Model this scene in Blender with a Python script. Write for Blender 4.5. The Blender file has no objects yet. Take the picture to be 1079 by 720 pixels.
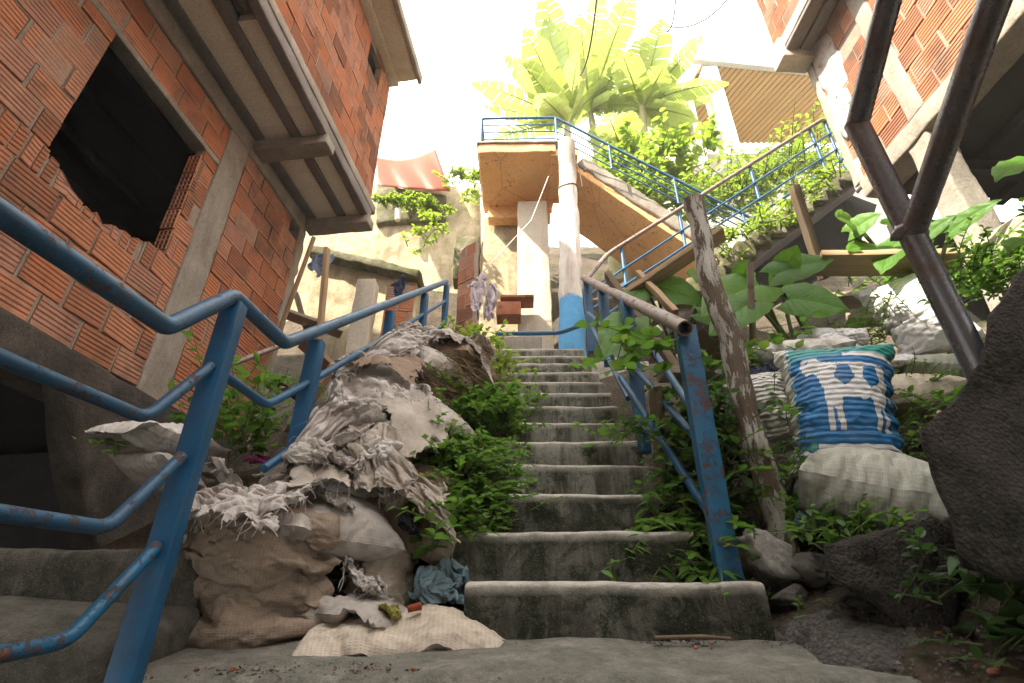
"""Favela stairway between two brick houses: the whole scene is built here from mesh code."""
import bpy, math, random
import numpy as np
from mathutils import Vector, Matrix, Euler, noise

sc = bpy.context.scene
COL = sc.collection
rnd = random.Random(11)
V = Vector
UP = V((0, 0, 1))

# ------------------------------------------------------------------ camera geometry (eye at the origin)
FPX, PITCH, YAW = 575.0, math.radians(29.3), math.radians(-1.0)
def ray(px, py):
    u = (px - 539.5) / FPX; v = (360 - py) / FPX
    d = V((u, math.cos(PITCH) - v * math.sin(PITCH), math.sin(PITCH) + v * math.cos(PITCH)))
    c, s = math.cos(YAW), math.sin(YAW)
    return V((d.x * c + d.y * s, -d.x * s + d.y * c, d.z))
def D(px, py, dep): return ray(px, py) * dep
def AY(px, py, Y): d = ray(px, py); return d * (Y / d.y)
def AX(px, py, X): d = ray(px, py); return d * (X / d.x)
def AZ(px, py, Z): d = ray(px, py); return d * (Z / d.z)
def WL(px, py, W, head):
    h = math.radians(head); n = V((math.cos(h), -math.sin(h), 0)); d = ray(px, py)
    return d * (W * n.x / d.dot(n))

# ------------------------------------------------------------------ mesh builder
class MB:
    def __init__(s):
        s.v = []; s.f = []; s.m = []; s.sm = []; s.r = []; s.l = []
    def add(s, verts, faces, rnd=0.5, smooth=False, mat=0, loc=None):
        b = len(s.v)
        s.v.extend([tuple(p) for p in verts])
        for k, f in enumerate(faces):
            s.f.append(tuple(i + b for i in f)); s.m.append(mat); s.sm.append(smooth)
        n = len(verts)
        s.r.extend(rnd if isinstance(rnd, (list, tuple)) else [rnd] * n)
        s.l.extend([tuple(p) for p in (loc if loc is not None else verts)])
        return b
    def build(s, name, mats, parent=None, origin=None):
        if origin is None and parent is None and s.v:
            a = np.array(s.v); origin = V(((a[:, 0].min() + a[:, 0].max()) / 2, (a[:, 1].min() + a[:, 1].max()) / 2, a[:, 2].min()))
        off = V(parent['_o']) if parent is not None else V(origin)
        me = bpy.data.meshes.new(name)
        a = np.array(s.v) - np.array(off)
        me.from_pydata(a.tolist(), [], s.f)
        me.polygons.foreach_set('use_smooth', s.sm)
        me.polygons.foreach_set('material_index', s.m)
        at = me.attributes.new('rnd', 'FLOAT', 'POINT'); at.data.foreach_set('value', [float(x) for x in s.r])
        at = me.attributes.new('loc', 'FLOAT_VECTOR', 'POINT'); at.data.foreach_set('vector', np.array(s.l, dtype=np.float32).ravel())
        me.update()
        o = bpy.data.objects.new(name, me); COL.objects.link(o)
        for m in (mats if isinstance(mats, (list, tuple)) else [mats]): me.materials.append(m)
        o['_o'] = tuple(off)
        if parent is None: o.location = off
        else: o.parent = parent
        return o

def tag(o, label=None, cat=None, group=None, kind=None):
    if label: o['label'] = label
    if cat: o['category'] = cat
    if group: o['group'] = group
    if kind or cat: o['kind'] = kind or 'thing'
    return o
def empty(name, loc, label, cat, group=None):
    o = bpy.data.objects.new(name, None); COL.objects.link(o); o.location = loc; o['_o'] = tuple(loc)
    o.empty_display_size = .1
    return tag(o, label, cat, group)

def frame(d, up=UP):
    d = V(d).normalized()
    s = d.cross(up)
    if s.length < 1e-4: s = d.cross(V((1, 0, 0)))
    s.normalize(); return d, s, s.cross(d).normalized()

def gridbox(mb, c, ax, h, res=.06, r=.01, amp=0.0, fs=6.0, rn=.5, seed=0, shape=None, smooth=True):
    """rounded, slightly uneven block: centre c, axes ax (3 unit vectors), half sizes h; loc runs along axis 0"""
    h = list(h); r = min(r, min(h) * .95)
    c = V(c); A = [V(a) for a in ax]
    for fx in range(3):
        for sg in (-1, 1):
            a, b = [k for k in range(3) if k != fx]
            na = max(1, min(60, int(2 * h[a] / res))); nb = max(1, min(60, int(2 * h[b] / res)))
            def ticks(n, hh):
                t = [-hh, -hh + r * .35, -hh + r] + [(-hh + r) + (2 * hh - 2 * r) * i / n for i in range(1, n)] + [hh - r, hh - r * .35, hh]
                return t
            ta, tb = ticks(na, h[a]), ticks(nb, h[b])
            vs = []; ls = []; rv = []
            for q in tb:
                for p in ta:
                    P = [0, 0, 0]; P[fx] = sg * h[fx]; P[a] = p; P[b] = q
                    inn = [max(-(h[k] - r), min(h[k] - r, P[k])) for k in range(3)]
                    d = V([P[k] - inn[k] for k in range(3)])
                    d = d.normalized() * r
                    P = [inn[k] + d[k] for k in range(3)]
                    if shape: P = shape(P)
                    w = c + A[0] * P[0] + A[1] * P[1] + A[2] * P[2]
                    if amp:
                        w = w + noise.noise_vector(w * fs + V((seed, seed * .7, 0))) * amp + noise.noise_vector(w * fs * 3.1 + V((seed, 3, 1))) * amp * .4
                    vs.append(w); ls.append((P[0], P[1], P[2])); rv.append(rn(P) if callable(rn) else rn)
            n = len(ta); fs_ = []
            flip = (sg > 0) != (fx == 1)
            for j in range(len(tb) - 1):
                for i in range(n - 1):
                    f = (j * n + i, j * n + i + 1, (j + 1) * n + i + 1, (j + 1) * n + i)
                    fs_.append(f if flip else f[::-1])
            mb.add(vs, fs_, rv, smooth, loc=ls)

def plank(mb, p, q, w, t, up=UP, **k):
    """board from p to q, w across, t thick; up gives the side the width faces"""
    p, q = V(p), V(q); d, s, u = frame(q - p, up)
    k.setdefault('r', .004); k.setdefault('amp', .003); k.setdefault('rn', rnd.random()); k.setdefault('res', .12)
    gridbox(mb, (p + q) / 2, (d, s, u), ((q - p).length / 2, t / 2, w / 2), **k)

def tube(mb, pts, rad, seg=12, rn=.5, cap=True, amp=0, fs=8, smooth=True):
    pts = [V(p) for p in pts]; n = len(pts)
    rad = rad if isinstance(rad, (list, tuple)) else [rad] * n
    t0 = (pts[1] - pts[0]).normalized(); _, s, u = frame(t0)
    vs = []; ls = []; L = 0
    for i, p in enumerate(pts):
        t = ((pts[min(i + 1, n - 1)] - pts[max(i - 1, 0)])).normalized()
        s = (s - t * s.dot(t)).normalized(); u = t.cross(s)
        if i: L += (p - pts[i - 1]).length
        # widen at a mitre so that the pipe keeps its thickness
        k = 1.0
        if 0 < i < n - 1:
            a = (pts[i] - pts[i - 1]).normalized().dot((pts[i + 1] - pts[i]).normalized()); k = 1 / max(.6, math.sqrt((1 + a) / 2))
        for j in range(seg):
            an = 2 * math.pi * j / seg
            w = p + (s * math.cos(an) + u * math.sin(an)) * rad[i] * k
            if amp: w += noise.noise_vector(w * fs) * amp
            vs.append(w); ls.append((L, rad[i] * an, 0))
    fs_ = [(i * seg + j, i * seg + (j + 1) % seg, (i + 1) * seg + (j + 1) % seg, (i + 1) * seg + j) for i in range(n - 1) for j in range(seg)]
    mb.add(vs, fs_, rn, smooth, loc=ls)
    if cap:
        for i in (0, n - 1):
            c = pts[i]; ring = vs[i * seg:(i + 1) * seg]
            f = [(j, (j + 1) % seg, seg) for j in range(seg)]
            if i == 0: f = [x[::-1] for x in f]
            mb.add(ring + [c], f, rn, False, loc=[ls[i * seg + j] for j in range(seg)] + [ls[i * seg]])

def bendy(pts, rr=.05, k=4):
    """round the corners of a polyline (a bent pipe)"""
    pts = [V(p) for p in pts]; out = [pts[0]]
    for i in range(1, len(pts) - 1):
        a, b, c = pts[i - 1], pts[i], pts[i + 1]
        r = min(rr, (a - b).length * .4, (c - b).length * .4)
        p, q = b + (a - b).normalized() * r, b + (c - b).normalized() * r
        for j in range(k + 1):
            t = j / k; out.append(p * (1 - t) ** 2 + b * 2 * t * (1 - t) + q * t * t)
    out.append(pts[-1]); return out

def resample(pts, step):
    out = [V(pts[0])]
    for a, b in zip(pts[:-1], pts[1:]):
        a, b = V(a), V(b); n = max(1, int((b - a).length / step))
        for i in range(1, n + 1): out.append(a.lerp(b, i / n))
    return out

def slab_poly(mb, poly, ext, res=.08, amp=.01, fs=5, rn=.5, seed=0, taper=1.0):
    """solid block: polygon (list of points in one plane) extruded by vector ext; both faces filled with a grid, edges uneven"""
    P = [V(p) for p in poly]; ext = V(ext)
    P = resample(P + [P[0]], res)[:-1]; n = len(P)
    c = sum(P, V()) / n
    m = max(1, int(ext.length / res)); rings = []
    vs = []
    for k in range(m + 1):
        for p in P:
            q = c + (p - c) * (1 - (1 - taper) * k / m)
            e = .012 if k in (0, m) else 0
            q = q + (c - q).normalized() * e
            vs.append(q + ext * (k / m))
    fs_ = [(k * n + i, k * n + (i + 1) % n, (k + 1) * n + (i + 1) % n, (k + 1) * n + i) for k in range(m) for i in range(n)]
    # face caps as shrinking rings
    L = max(3, int(max((p - c).length for p in P) / res / 1.5))
    for k0, off in ((0, V()), (m, ext)):
        base = [vs[k0 * n + i] for i in range(n)]
        cc = sum(base, V()) / n
        prev = [k0 * n + i for i in range(n)]
        for l in range(1, L):
            t = l / L
            cur = []
            for i in range(n): cur.append(len(vs)); vs.append(base[i].lerp(cc, t))
            for i in range(n):
                f = (prev[i], prev[(i + 1) % n], cur[(i + 1) % n], cur[i]); fs_.append(f[::-1] if k0 == 0 else f)
            prev = cur
        ci = len(vs); vs.append(cc)
        for i in range(n):
            f = (prev[i], prev[(i + 1) % n], ci); fs_.append(f[::-1] if k0 == 0 else f)
    if amp:
        vs = [w + noise.noise_vector(w * fs + V((seed, 0, 0))) * amp + noise.noise_vector(w * fs * 3.3 + V((0, seed, 0))) * amp * .4 for w in vs]
    mb.add(vs, fs_, rn, True)

def blob(mb, c, size, seed=0, amp=.35, n=12, rn=.5, fs=1.6, flat=.0):
    """a stone: noisy ellipsoid with a few flat facets"""
    c = V(c); vs = []; rr = random.Random(seed)
    planes = [(V((rr.gauss(0, 1), rr.gauss(0, 1), rr.gauss(0, 1))).normalized(), rr.uniform(.55, .9)) for _ in range(7)]
    for i in range(n + 1):
        th = math.pi * i / n
        for j in range(2 * n):
            ph = math.pi * j / n
            d = V((math.sin(th) * math.cos(ph), math.sin(th) * math.sin(ph), math.cos(th)))
            k = 1 + amp * noise.noise(d * fs + V((seed * 3.1, 0, 0)))
            for pn, pd in planes:
                q = d.dot(pn) * k
                if q > pd: k *= pd / q
            k += .06 * noise.noise(d * 5 + V((seed, 1, 0))) + (.05 * noise.noise(d * 13 + V((seed, 4, 0))) + .025 * noise.noise(d * 29 + V((seed, 7, 0))) if n > 6 else 0)
            vs.append(c + V((d.x * size[0], d.y * size[1], d.z * size[2])) * k)
    m = 2 * n
    mb.add(vs, [(i * m + j, (i + 1) * m + j, (i + 1) * m + (j + 1) % m, i * m + (j + 1) % m) for i in range(n) for j in range(m)], rn, n > 6)

# ------------------------------------------------------------------ cloth: grids settled once under gravity, by settle() above
def cloth_grid(key, up=2):
    G = CLOTH[key] if isinstance(key, str) else key
    def cr(A, axis):
        A = np.moveaxis(A, axis, 0); N = A.shape[0]
        t = np.arange((N - 1) * up + 1) / up; i = np.minimum(t.astype(int), N - 2); f = (t - i).reshape((-1,) + (1,) * (A.ndim - 1))
        p0, p1, p2, p3 = A[np.maximum(i - 1, 0)], A[i], A[i + 1], A[np.minimum(i + 2, N - 1)]
        o = .5 * (2 * p1 + (p2 - p0) * f + (2 * p0 - 5 * p1 + 4 * p2 - p3) * f ** 2 + (3 * p1 - p0 - 3 * p2 + p3) * f ** 3)
        return np.moveaxis(o, 0, axis)
    if up > 1: G = cr(cr(G, 1), 2)
    return G

def put_cloth(mb, key, at, size=(1, 1, 1), rot=(0, 0, 0), up=2, w=.5, h=.8, rag=None, seed=0, tint=None, wr=0.0015, mod=None, grid=None):
    """places a settled sack or rag; rag = 0..1 eats its border to ragged threads; tint(side,u,v) gives the rnd value of a vertex"""
    G = cloth_grid(key, up) if grid is None else grid; S, n, m = G.shape[:3]
    M = np.array(Euler(rot).to_matrix())
    P = (G * np.array(size)) @ M.T + np.array(at)
    if mod is not None: P = mod(P)
    for s in range(S):
        vs = P[s].reshape(-1, 3); loc = []; rr = []; out = []
        du = np.gradient(P[s], axis=1); dv = np.gradient(P[s], axis=0); nr = np.cross(du, dv); nr /= (np.linalg.norm(nr, axis=2, keepdims=True) + 1e-9)
        nr = nr.reshape(-1, 3)
        for j in range(n):
            for i in range(m):
                u, v = i / (m - 1), j / (m - 1)
                loc.append((u * w, j / (n - 1) * h, s))
                rr.append(tint(s, u, j / (n - 1)) if tint else .5)
        if wr:
            for k in range(len(vs)):
                l = loc[k]; a = noise.noise((l[0] * 14 + seed, l[1] * 14, s * 5)); b = noise.noise((l[0] * 30 + seed, l[1] * 38, s * 5))
                e = min(1, 8 * min(l[0] / w, 1 - l[0] / w, l[1] / h, 1 - l[1] / h)) if S == 2 else 1
                vs[k] = vs[k] + nr[k] * e * wr * ((1 - 2 * abs(a)) + .5 * (1 - 2 * abs(b)) - .6)
        fc = []
        for j in range(n - 1):
            for i in range(m - 1):
                if rag is not None:
                    u, v = (i + .5) / (m - 1), (j + .5) / (n - 1)
                    e = min(u, 1 - u, v, 1 - v)
                    q = noise.noise((u * 9 + seed, v * 9, 2.2)) * .5 + noise.noise((u * 26, v * 26 + seed, 5)) * .35
                    if e < rag * (.5 + q) or q > .62: continue
                f = (j * m + i, j * m + i + 1, (j + 1) * m + i + 1, (j + 1) * m + i)
                fc.append(f if s == 0 else f[::-1])
        mb.add(vs.tolist(), fc, rr, True, loc=loc)
    return P

# ------------------------------------------------------------------ leaves
OVATE = [(0, .08), (.12, .62), (.32, 1), (.55, .85), (.8, .42), (1, 0)]
LANCE = [(0, .1), (.2, .7), (.45, 1), (.75, .6), (1, 0)]
def leaf(mb, base, d, L, W, up=UP, droop=.25, fold=.3, shape=OVATE, rn=.5):
    d, s, u = frame(d, up); base = V(base); vs = []; ls = []
    for t, k in shape:
        c = base + d * (L * t) - UP * (droop * L * t * t)
        w = W * k * .5
        vs += [c - s * w + u * (fold * w), c, c + s * w + u * (fold * w)]
        ls += [(t, -k, 0), (t, 0, 0), (t, k, 0)]
    n = len(shape); f = []
    for i in range(n - 1):
        a = i * 3; f += [(a, a + 1, a + 4, a + 3), (a + 1, a + 2, a + 5, a + 4)]
    mb.add(vs, f, rn, True, loc=ls)

def rdir(r, zmin=-.3, zmax=.8):
    a = r.uniform(0, 2 * math.pi); z = r.uniform(zmin, zmax); k = math.sqrt(max(0, 1 - z * z))
    return V((k * math.cos(a), k * math.sin(a), z))

def sprig(ms, ml, base, d, L, n, lL, lW, r, curve=.4, stem=.004, shape=OVATE, droop=.3, lo=.15, hue=(0, 1)):
    """one stem with n leaves; ms gets the stem, ml the leaves"""
    d = V(d).normalized(); base = V(base)
    side = V((r.uniform(-1, 1), r.uniform(-1, 1), r.uniform(-.4, .1)))
    pts = [base + d * (L * t) + side * (curve * L * t * t * .5) - UP * (curve * L * t * t * .35) for t in (0, .25, .5, .75, 1)]
    tube(ms, pts, [stem, stem * .9, stem * .75, stem * .6, stem * .35], 5, cap=False)
    for i in range(n):
        t = lo + (1 - lo) * (i + r.random() * .6) / n; k = min(3, int(t * 4)); p = pts[k].lerp(pts[k + 1], min(1, t * 4 - k))
        ax = (pts[k + 1] - pts[k]).normalized()
        q = rdir(r, -.2, .6); q = (q - ax * q.dot(ax) * .6 + ax * .35).normalized()
        sz = r.uniform(.65, 1.15) * (1 - .35 * t)
        leaf(ml, p, q, lL * sz, lW * sz, UP + rdir(r) * .5, droop * r.uniform(.3, 1.5), r.uniform(.1, .45), shape, r.uniform(*hue))
# ------------------------------------------------------------------ cloth: sacks and rags are let fall and settle in the still empty scene
import time as _time
_t0 = _time.time()
def _obj(v, f):
    me = bpy.data.meshes.new('settling'); me.from_pydata(v, [], f); o = bpy.data.objects.new('settling', me); COL.objects.link(o); return o
def _ground(h, size=2.0, n=36, M_=None):
    v = [(((i / n) - .5) * size, ((j / n) - .5) * size, h(((i / n) - .5) * size, ((j / n) - .5) * size)) for j in range(n + 1) for i in range(n + 1)]
    o = _obj(v, [(j * (n + 1) + i, j * (n + 1) + i + 1, (j + 1) * (n + 1) + i + 1, (j + 1) * (n + 1) + i) for j in range(n) for i in range(n)])
    if M_ is not None: o.data.transform(M_)
    c = o.modifiers.new('collide', 'COLLISION'); o.collision.thickness_outer = .006; o.collision.cloth_friction = 25
    return o
def _wall(y, lean=0.0): return _ground(lambda x, y_: 0, 2, 4, Matrix.Translation((0, y, .5)) @ Euler((math.pi / 2 - lean, 0, 0)).to_matrix().to_4x4())
def _place(loc, rot): return Matrix.Translation(loc) @ Euler(rot).to_matrix().to_4x4()
def _pillow(r, w, h, nu, nv, puff, jit):
    v = []; idx = np.zeros((2, nv + 1, nu + 1), int); f = []
    for s in (0, 1):
        for j in range(nv + 1):
            for i in range(nu + 1):
                if s == 1 and (i in (0, nu) or j in (0, nv)): idx[1, j, i] = idx[0, j, i]; continue
                p = puff * math.sqrt(max(0, math.sin(math.pi * i / nu) * math.sin(math.pi * j / nv))); idx[s, j, i] = len(v)
                v.append(((i / nu - .5) * w + r.gauss(0, jit), (j / nv - .5) * h + r.gauss(0, jit), (p if s == 0 else -p) + r.gauss(0, jit)))
        for j in range(nv):
            for i in range(nu):
                q = [int(idx[s, y, x]) for y, x in ((j, i), (j, i + 1), (j + 1, i + 1), (j + 1, i))]; f.append(tuple(q) if s == 0 else tuple(q[::-1]))
    return _obj(v, f), idx
def _sheet(r, w, h, n, jit=.003):
    v = [((i / n - .5) * w + r.gauss(0, jit), (j / n - .5) * h + r.gauss(0, jit), r.gauss(0, jit)) for j in range(n + 1) for i in range(n + 1)]
    return _obj(v, [(j * (n + 1) + i, j * (n + 1) + i + 1, (j + 1) * (n + 1) + i + 1, (j + 1) * (n + 1) + i) for j in range(n) for i in range(n)]), np.arange(len(v)).reshape(1, n + 1, n + 1)
def _cloth(o, pressure=None, stiff=8, bend=.3, shrink=0):
    m = o.modifiers.new('settle', 'CLOTH'); s = m.settings
    s.quality = 6; s.mass = .15 / max(1, len(o.data.vertices)) * 200
    s.tension_stiffness = stiff; s.compression_stiffness = stiff; s.shear_stiffness = stiff * .6; s.bending_stiffness = bend
    s.tension_damping = 5; s.compression_damping = 5; s.air_damping = 1.5; s.shrink_min = shrink
    if pressure is not None: s.use_pressure = True; s.uniform_pressure_force = pressure
    c = m.collision_settings; c.collision_quality = 3; c.distance_min = .006; c.use_self_collision = True; c.self_distance_min = .006; c.self_friction = 12; c.friction = 20
    return m
def _squash(o, m, kz, amp, n, seed):
    """start folded like a bellows; the cloth itself keeps its full length"""
    o.shape_key_add(name='Basis'); k = o.shape_key_add(name='rest'); b = o.data.shape_keys.key_blocks['Basis']
    zs = [v.co.z for v in o.data.vertices]; z0, z1 = min(zs), max(zs)
    for i, v in enumerate(o.data.vertices):
        c = v.co.copy(); k.data[i].co = c; t = (c.z - z0) / (z1 - z0)
        q = math.sin(t * n * 6.28 + 2.5 * noise.noise((c.x * 3, seed, t * 2)))
        b.data[i].co = V((c.x * (1 + amp * .3 * q), c.y * (1 + amp * q * math.sin(math.pi * t)), z0 + (c.z - z0) * kz)); v.co = b.data[i].co
    m.settings.rest_shape_key = k
def _crumple(o, amp, fs, sx, sy, seed):
    for v in o.data.vertices:
        q = v.co * fs + V((0, 0, seed)); v.co = v.co + noise.noise_vector(q) * amp; v.co.x *= sx; v.co.y *= sy
def settle(key):
    r = random.Random(sum(map(ord, key))); N = 46; fl = lambda x, y: 0.0
    if key == 'lying':
        _ground(lambda x, y: .02 * noise.noise((x * 4, y * 4, 0))); o, idx = _pillow(r, .5, .78, 22, 32, .06, .002); o.data.transform(_place((0, 0, .14), (0, 0, 0))); _cloth(o, 2.2)
    elif key == 'slump':
        _ground(fl); _wall(.24); o, idx = _pillow(r, .62, .85, 24, 34, .10, .002); o.data.transform(_place((0, .02, .45), (math.pi / 2, 0, 0))); _cloth(o, 1.3, bend=.15)
    elif key == 'lean':
        _ground(lambda x, y: .03 * noise.noise((x * 5, y * 5, 3))); _wall(.3, .35); o, idx = _pillow(r, .56, .8, 22, 32, .09, .002); o.data.transform(_place((0, 0, .44), (math.pi / 2 - .25, .1, 0))); _cloth(o, 2.6)
    elif key == 'cow':
        _ground(fl); _wall(.27, .4); o, idx = _pillow(r, .58, .8, 24, 34, .10, .0015); o.data.transform(_place((0, .02, .42), (math.pi / 2 - .35, 0, 0))); m = _cloth(o, 4.5, bend=.5); _squash(o, m, .92, .05, 8, 2)
    elif key in ('fold', 'fold_low'):
        _ground(fl); _wall(.2); o, idx = _pillow(r, .6, .82, 26, 38, .13, .0015); o.data.transform(_place((0, .02, .43), (math.pi / 2, 0, 0)))
        m = _cloth(o, .9 if key == 'fold_low' else 1.6, bend=.1); _squash(o, m, .62 if key == 'fold_low' else .55, .3, 3.2 if key == 'fold_low' else 2.6, 5)
    elif key == 'ribbed':
        _ground(fl); _wall(.2); _wall(-.2); o, idx = _pillow(r, .5, .8, 22, 36, .11, .0015); o.data.transform(_place((0, 0, .42), (math.pi / 2, 0, .1))); m = _cloth(o, 2.5, bend=.06); _squash(o, m, .68, .16, 7, 3)
    elif key == 'flat':
        _ground(lambda x, y: .08 * max(0, noise.noise((x * 4 + 9, y * 3, 7))) + .13 * math.exp(-((y + .2) ** 2) / .02 - x * x / .08)); o, idx = _pillow(r, .5, .85, 22, 32, .05, .002); _crumple(o, .06, 4, .95, .92, 4); o.data.transform(_place((0, 0, .3), (.2, -.3, .1))); _cloth(o, .45, bend=.6)
    elif key == 'long':
        _ground(lambda x, y: .05 * max(0, noise.noise((x * 4 + 9, y * 3, 7))) + .11 * math.exp(-((x + .1) ** 2) / .04 - y * y / .03) + .08 * math.exp(-((x - .22) ** 2) / .008 - y * y / .03))
        o, idx = _pillow(r, .95, .55, 38, 22, .05, .002); o.data.transform(_place((0, 0, .3), (.25, .1, 0))); m = _cloth(o, .6, bend=.7)
        o.shape_key_add(name='Basis'); k = o.shape_key_add(name='rest'); b = o.data.shape_keys.key_blocks['Basis']
        for i, v in enumerate(o.data.vertices):
            c = v.co.copy(); k.data[i].co = c; b.data[i].co = V((c.x * .8, c.y * .72, c.z + .07 * noise.noise((c.x * 4.5, c.y * 3, 3)))); v.co = b.data[i].co
        m.settings.rest_shape_key = k
    elif key in ('rag', 'rag_wide', 'rag_spread'):
        sd = {'rag': 1, 'rag_wide': 8, 'rag_spread': 15}[key]
        _ground(lambda x, y: .22 * max(-.2, noise.noise((x * 3.5, y * 3.5, sd))) + .1 * noise.noise((x * 8, y * 8, sd + 1)), n=50)
        o, idx = _sheet(r, .8, .8, 32); _crumple(o, .12, 5, .72, .75, sd * 3.1); o.data.transform(_place((0, 0, .42), (0, 0, 0))); _cloth(o, bend=.06, stiff=10, shrink=-.25)
    elif key == 'ball':
        _ground(fl); o, idx = _pillow(r, .5, .5, 24, 24, .05, .006); _crumple(o, .09, 6, .6, .6, 2); o.data.transform(_place((0, 0, .22), (.3, .2, 0))); _cloth(o, .4, bend=.05, stiff=10, shrink=-.3)
    cl = o.modifiers['settle']; cl.point_cache.frame_start = 1; cl.point_cache.frame_end = N
    for f in range(1, N + 1): sc.frame_set(f)
    ev = o.evaluated_get(bpy.context.evaluated_depsgraph_get()); me = ev.to_mesh()
    P = np.array([v.co[:] for v in me.vertices]); ev.to_mesh_clear(); G = P[idx]
    for q in [q for q in COL.objects if q.name.startswith('settling')]: bpy.data.objects.remove(q)
    for q in [q for q in bpy.data.meshes if q.users == 0]: bpy.data.meshes.remove(q)
    sc.frame_set(1)
    return G - np.array([G[..., 0].mean(), G[..., 1].mean(), G[..., 2].min()])
CLOTH = {k: settle(k) for k in ('lying', 'slump', 'lean', 'cow', 'fold', 'fold_low', 'ribbed', 'flat', 'long', 'rag', 'rag_wide', 'rag_spread', 'ball')}
print('cloth settled in', round(_time.time() - _t0, 1), {k: [round(float(x), 2) for x in (g.reshape(-1, 3).max(0) - g.reshape(-1, 3).min(0))] for k, g in CLOTH.items()})
# ------------------------------------------------------------------ materials
class NT:
    def __init__(s, name):
        s.m = bpy.data.materials.new(name); s.m.use_nodes = True; s.t = s.m.node_tree; s.t.nodes.clear()
        s.out = s.n('ShaderNodeOutputMaterial'); s.b = s.n('ShaderNodeBsdfPrincipled'); s.l(s.b.outputs[0], s.out.inputs['Surface'])
    def n(s, t, **k):
        x = s.t.nodes.new(t)
        for a, b in k.items(): setattr(x, a, b)
        return x
    def l(s, a, b): s.t.links.new(a, b)
    def attr(s, name, vec=False): x = s.n('ShaderNodeAttribute', attribute_name=name); return x.outputs['Vector' if vec else 'Fac']
    def obj(s): return s.n('ShaderNodeTexCoord').outputs['Object']
    def geo(s): return s.n('ShaderNodeNewGeometry').outputs['Position']
    def scale(s, v, sx): x = s.n('ShaderNodeMapping'); x.inputs['Scale'].default_value = sx; s.l(v, x.inputs['Vector']); return x.outputs[0]
    def noise(s, v, sc, det=6, rough=.6, dist=0):
        x = s.n('ShaderNodeTexNoise'); x.inputs['Scale'].default_value = sc; x.inputs['Detail'].default_value = det; x.inputs['Roughness'].default_value = rough; x.inputs['Distortion'].default_value = dist
        s.l(v, x.inputs['Vector']); return x.outputs['Fac']
    def vor(s, v, sc, feat='F1', out='Distance'):
        x = s.n('ShaderNodeTexVoronoi', feature=feat); x.inputs['Scale'].default_value = sc; s.l(v, x.inputs['Vector']); return x.outputs[out]
    def wave(s, v, sc, axis='X', dist=0, prof='SIN'):
        x = s.n('ShaderNodeTexWave', bands_direction=axis, wave_profile=prof); x.inputs['Scale'].default_value = sc; x.inputs['Distortion'].default_value = dist
        s.l(v, x.inputs['Vector']); return x.outputs['Fac']
    def ramp(s, f, stops, interp='LINEAR'):
        x = s.n('ShaderNodeValToRGB'); e = x.color_ramp.elements; x.color_ramp.interpolation = interp
        while len(e) < len(stops): e.new(.5)
        for k, (p, c) in enumerate(stops):
            e[k].position = p; e[k].color = (c, c, c, 1) if isinstance(c, (int, float)) else (*c, 1)
        s.l(f, x.inputs[0]); return x.outputs[0]
    def mix(s, f, a, b, mode='MIX'):
        x = s.n('ShaderNodeMix', data_type='RGBA', blend_type=mode)
        if isinstance(f, (int, float)): x.inputs[0].default_value = f
        else: s.l(f, x.inputs[0])
        for i, q in ((6, a), (7, b)):
            if isinstance(q, (tuple, list)): x.inputs[i].default_value = (*q, 1)
            else: s.l(q, x.inputs[i])
        return x.outputs[2]
    def math(s, op, a, b=0.0):
        x = s.n('ShaderNodeMath', operation=op)
        for i, q in ((0, a), (1, b)):
            if isinstance(q, (int, float)): x.inputs[i].default_value = q
            else: s.l(q, x.inputs[i])
        return x.outputs[0]
    def n_warp(s, v):
        x = s.n('ShaderNodeTexNoise'); x.inputs['Scale'].default_value = 6; x.inputs['Detail'].default_value = 5; s.l(v, x.inputs['Vector'])
        y = s.n('ShaderNodeMix', data_type='VECTOR'); y.inputs[0].default_value = .22; s.l(v, y.inputs[4]); s.l(x.outputs['Color'], y.inputs[5]); return y.outputs[1]
    def z(s, v): x = s.n('ShaderNodeSeparateXYZ'); s.l(v, x.inputs[0]); return x.outputs[2]
    def bump(s, h, d=.01, st=1.0, prev=None):
        x = s.n('ShaderNodeBump'); x.inputs['Distance'].default_value = d; x.inputs['Strength'].default_value = st; s.l(h, x.inputs['Height'])
        if prev: s.l(prev, x.inputs['Normal'])
        return x.outputs[0]
    def fin(s, col, rough=.9, nrm=None, metal=0, spec=.3):
        if isinstance(col, (tuple, list)): s.b.inputs['Base Color'].default_value = (*col, 1)
        else: s.l(col, s.b.inputs['Base Color'])
        if isinstance(rough, (int, float)): s.b.inputs['Roughness'].default_value = rough
        else: s.l(rough, s.b.inputs['Roughness'])
        if isinstance(metal, (int, float)): s.b.inputs['Metallic'].default_value = metal
        else: s.l(metal, s.b.inputs['Metallic'])
        s.b.inputs['Specular IOR Level'].default_value = spec
        if nrm: s.l(nrm, s.b.inputs['Normal'])
        return s.m

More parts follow.
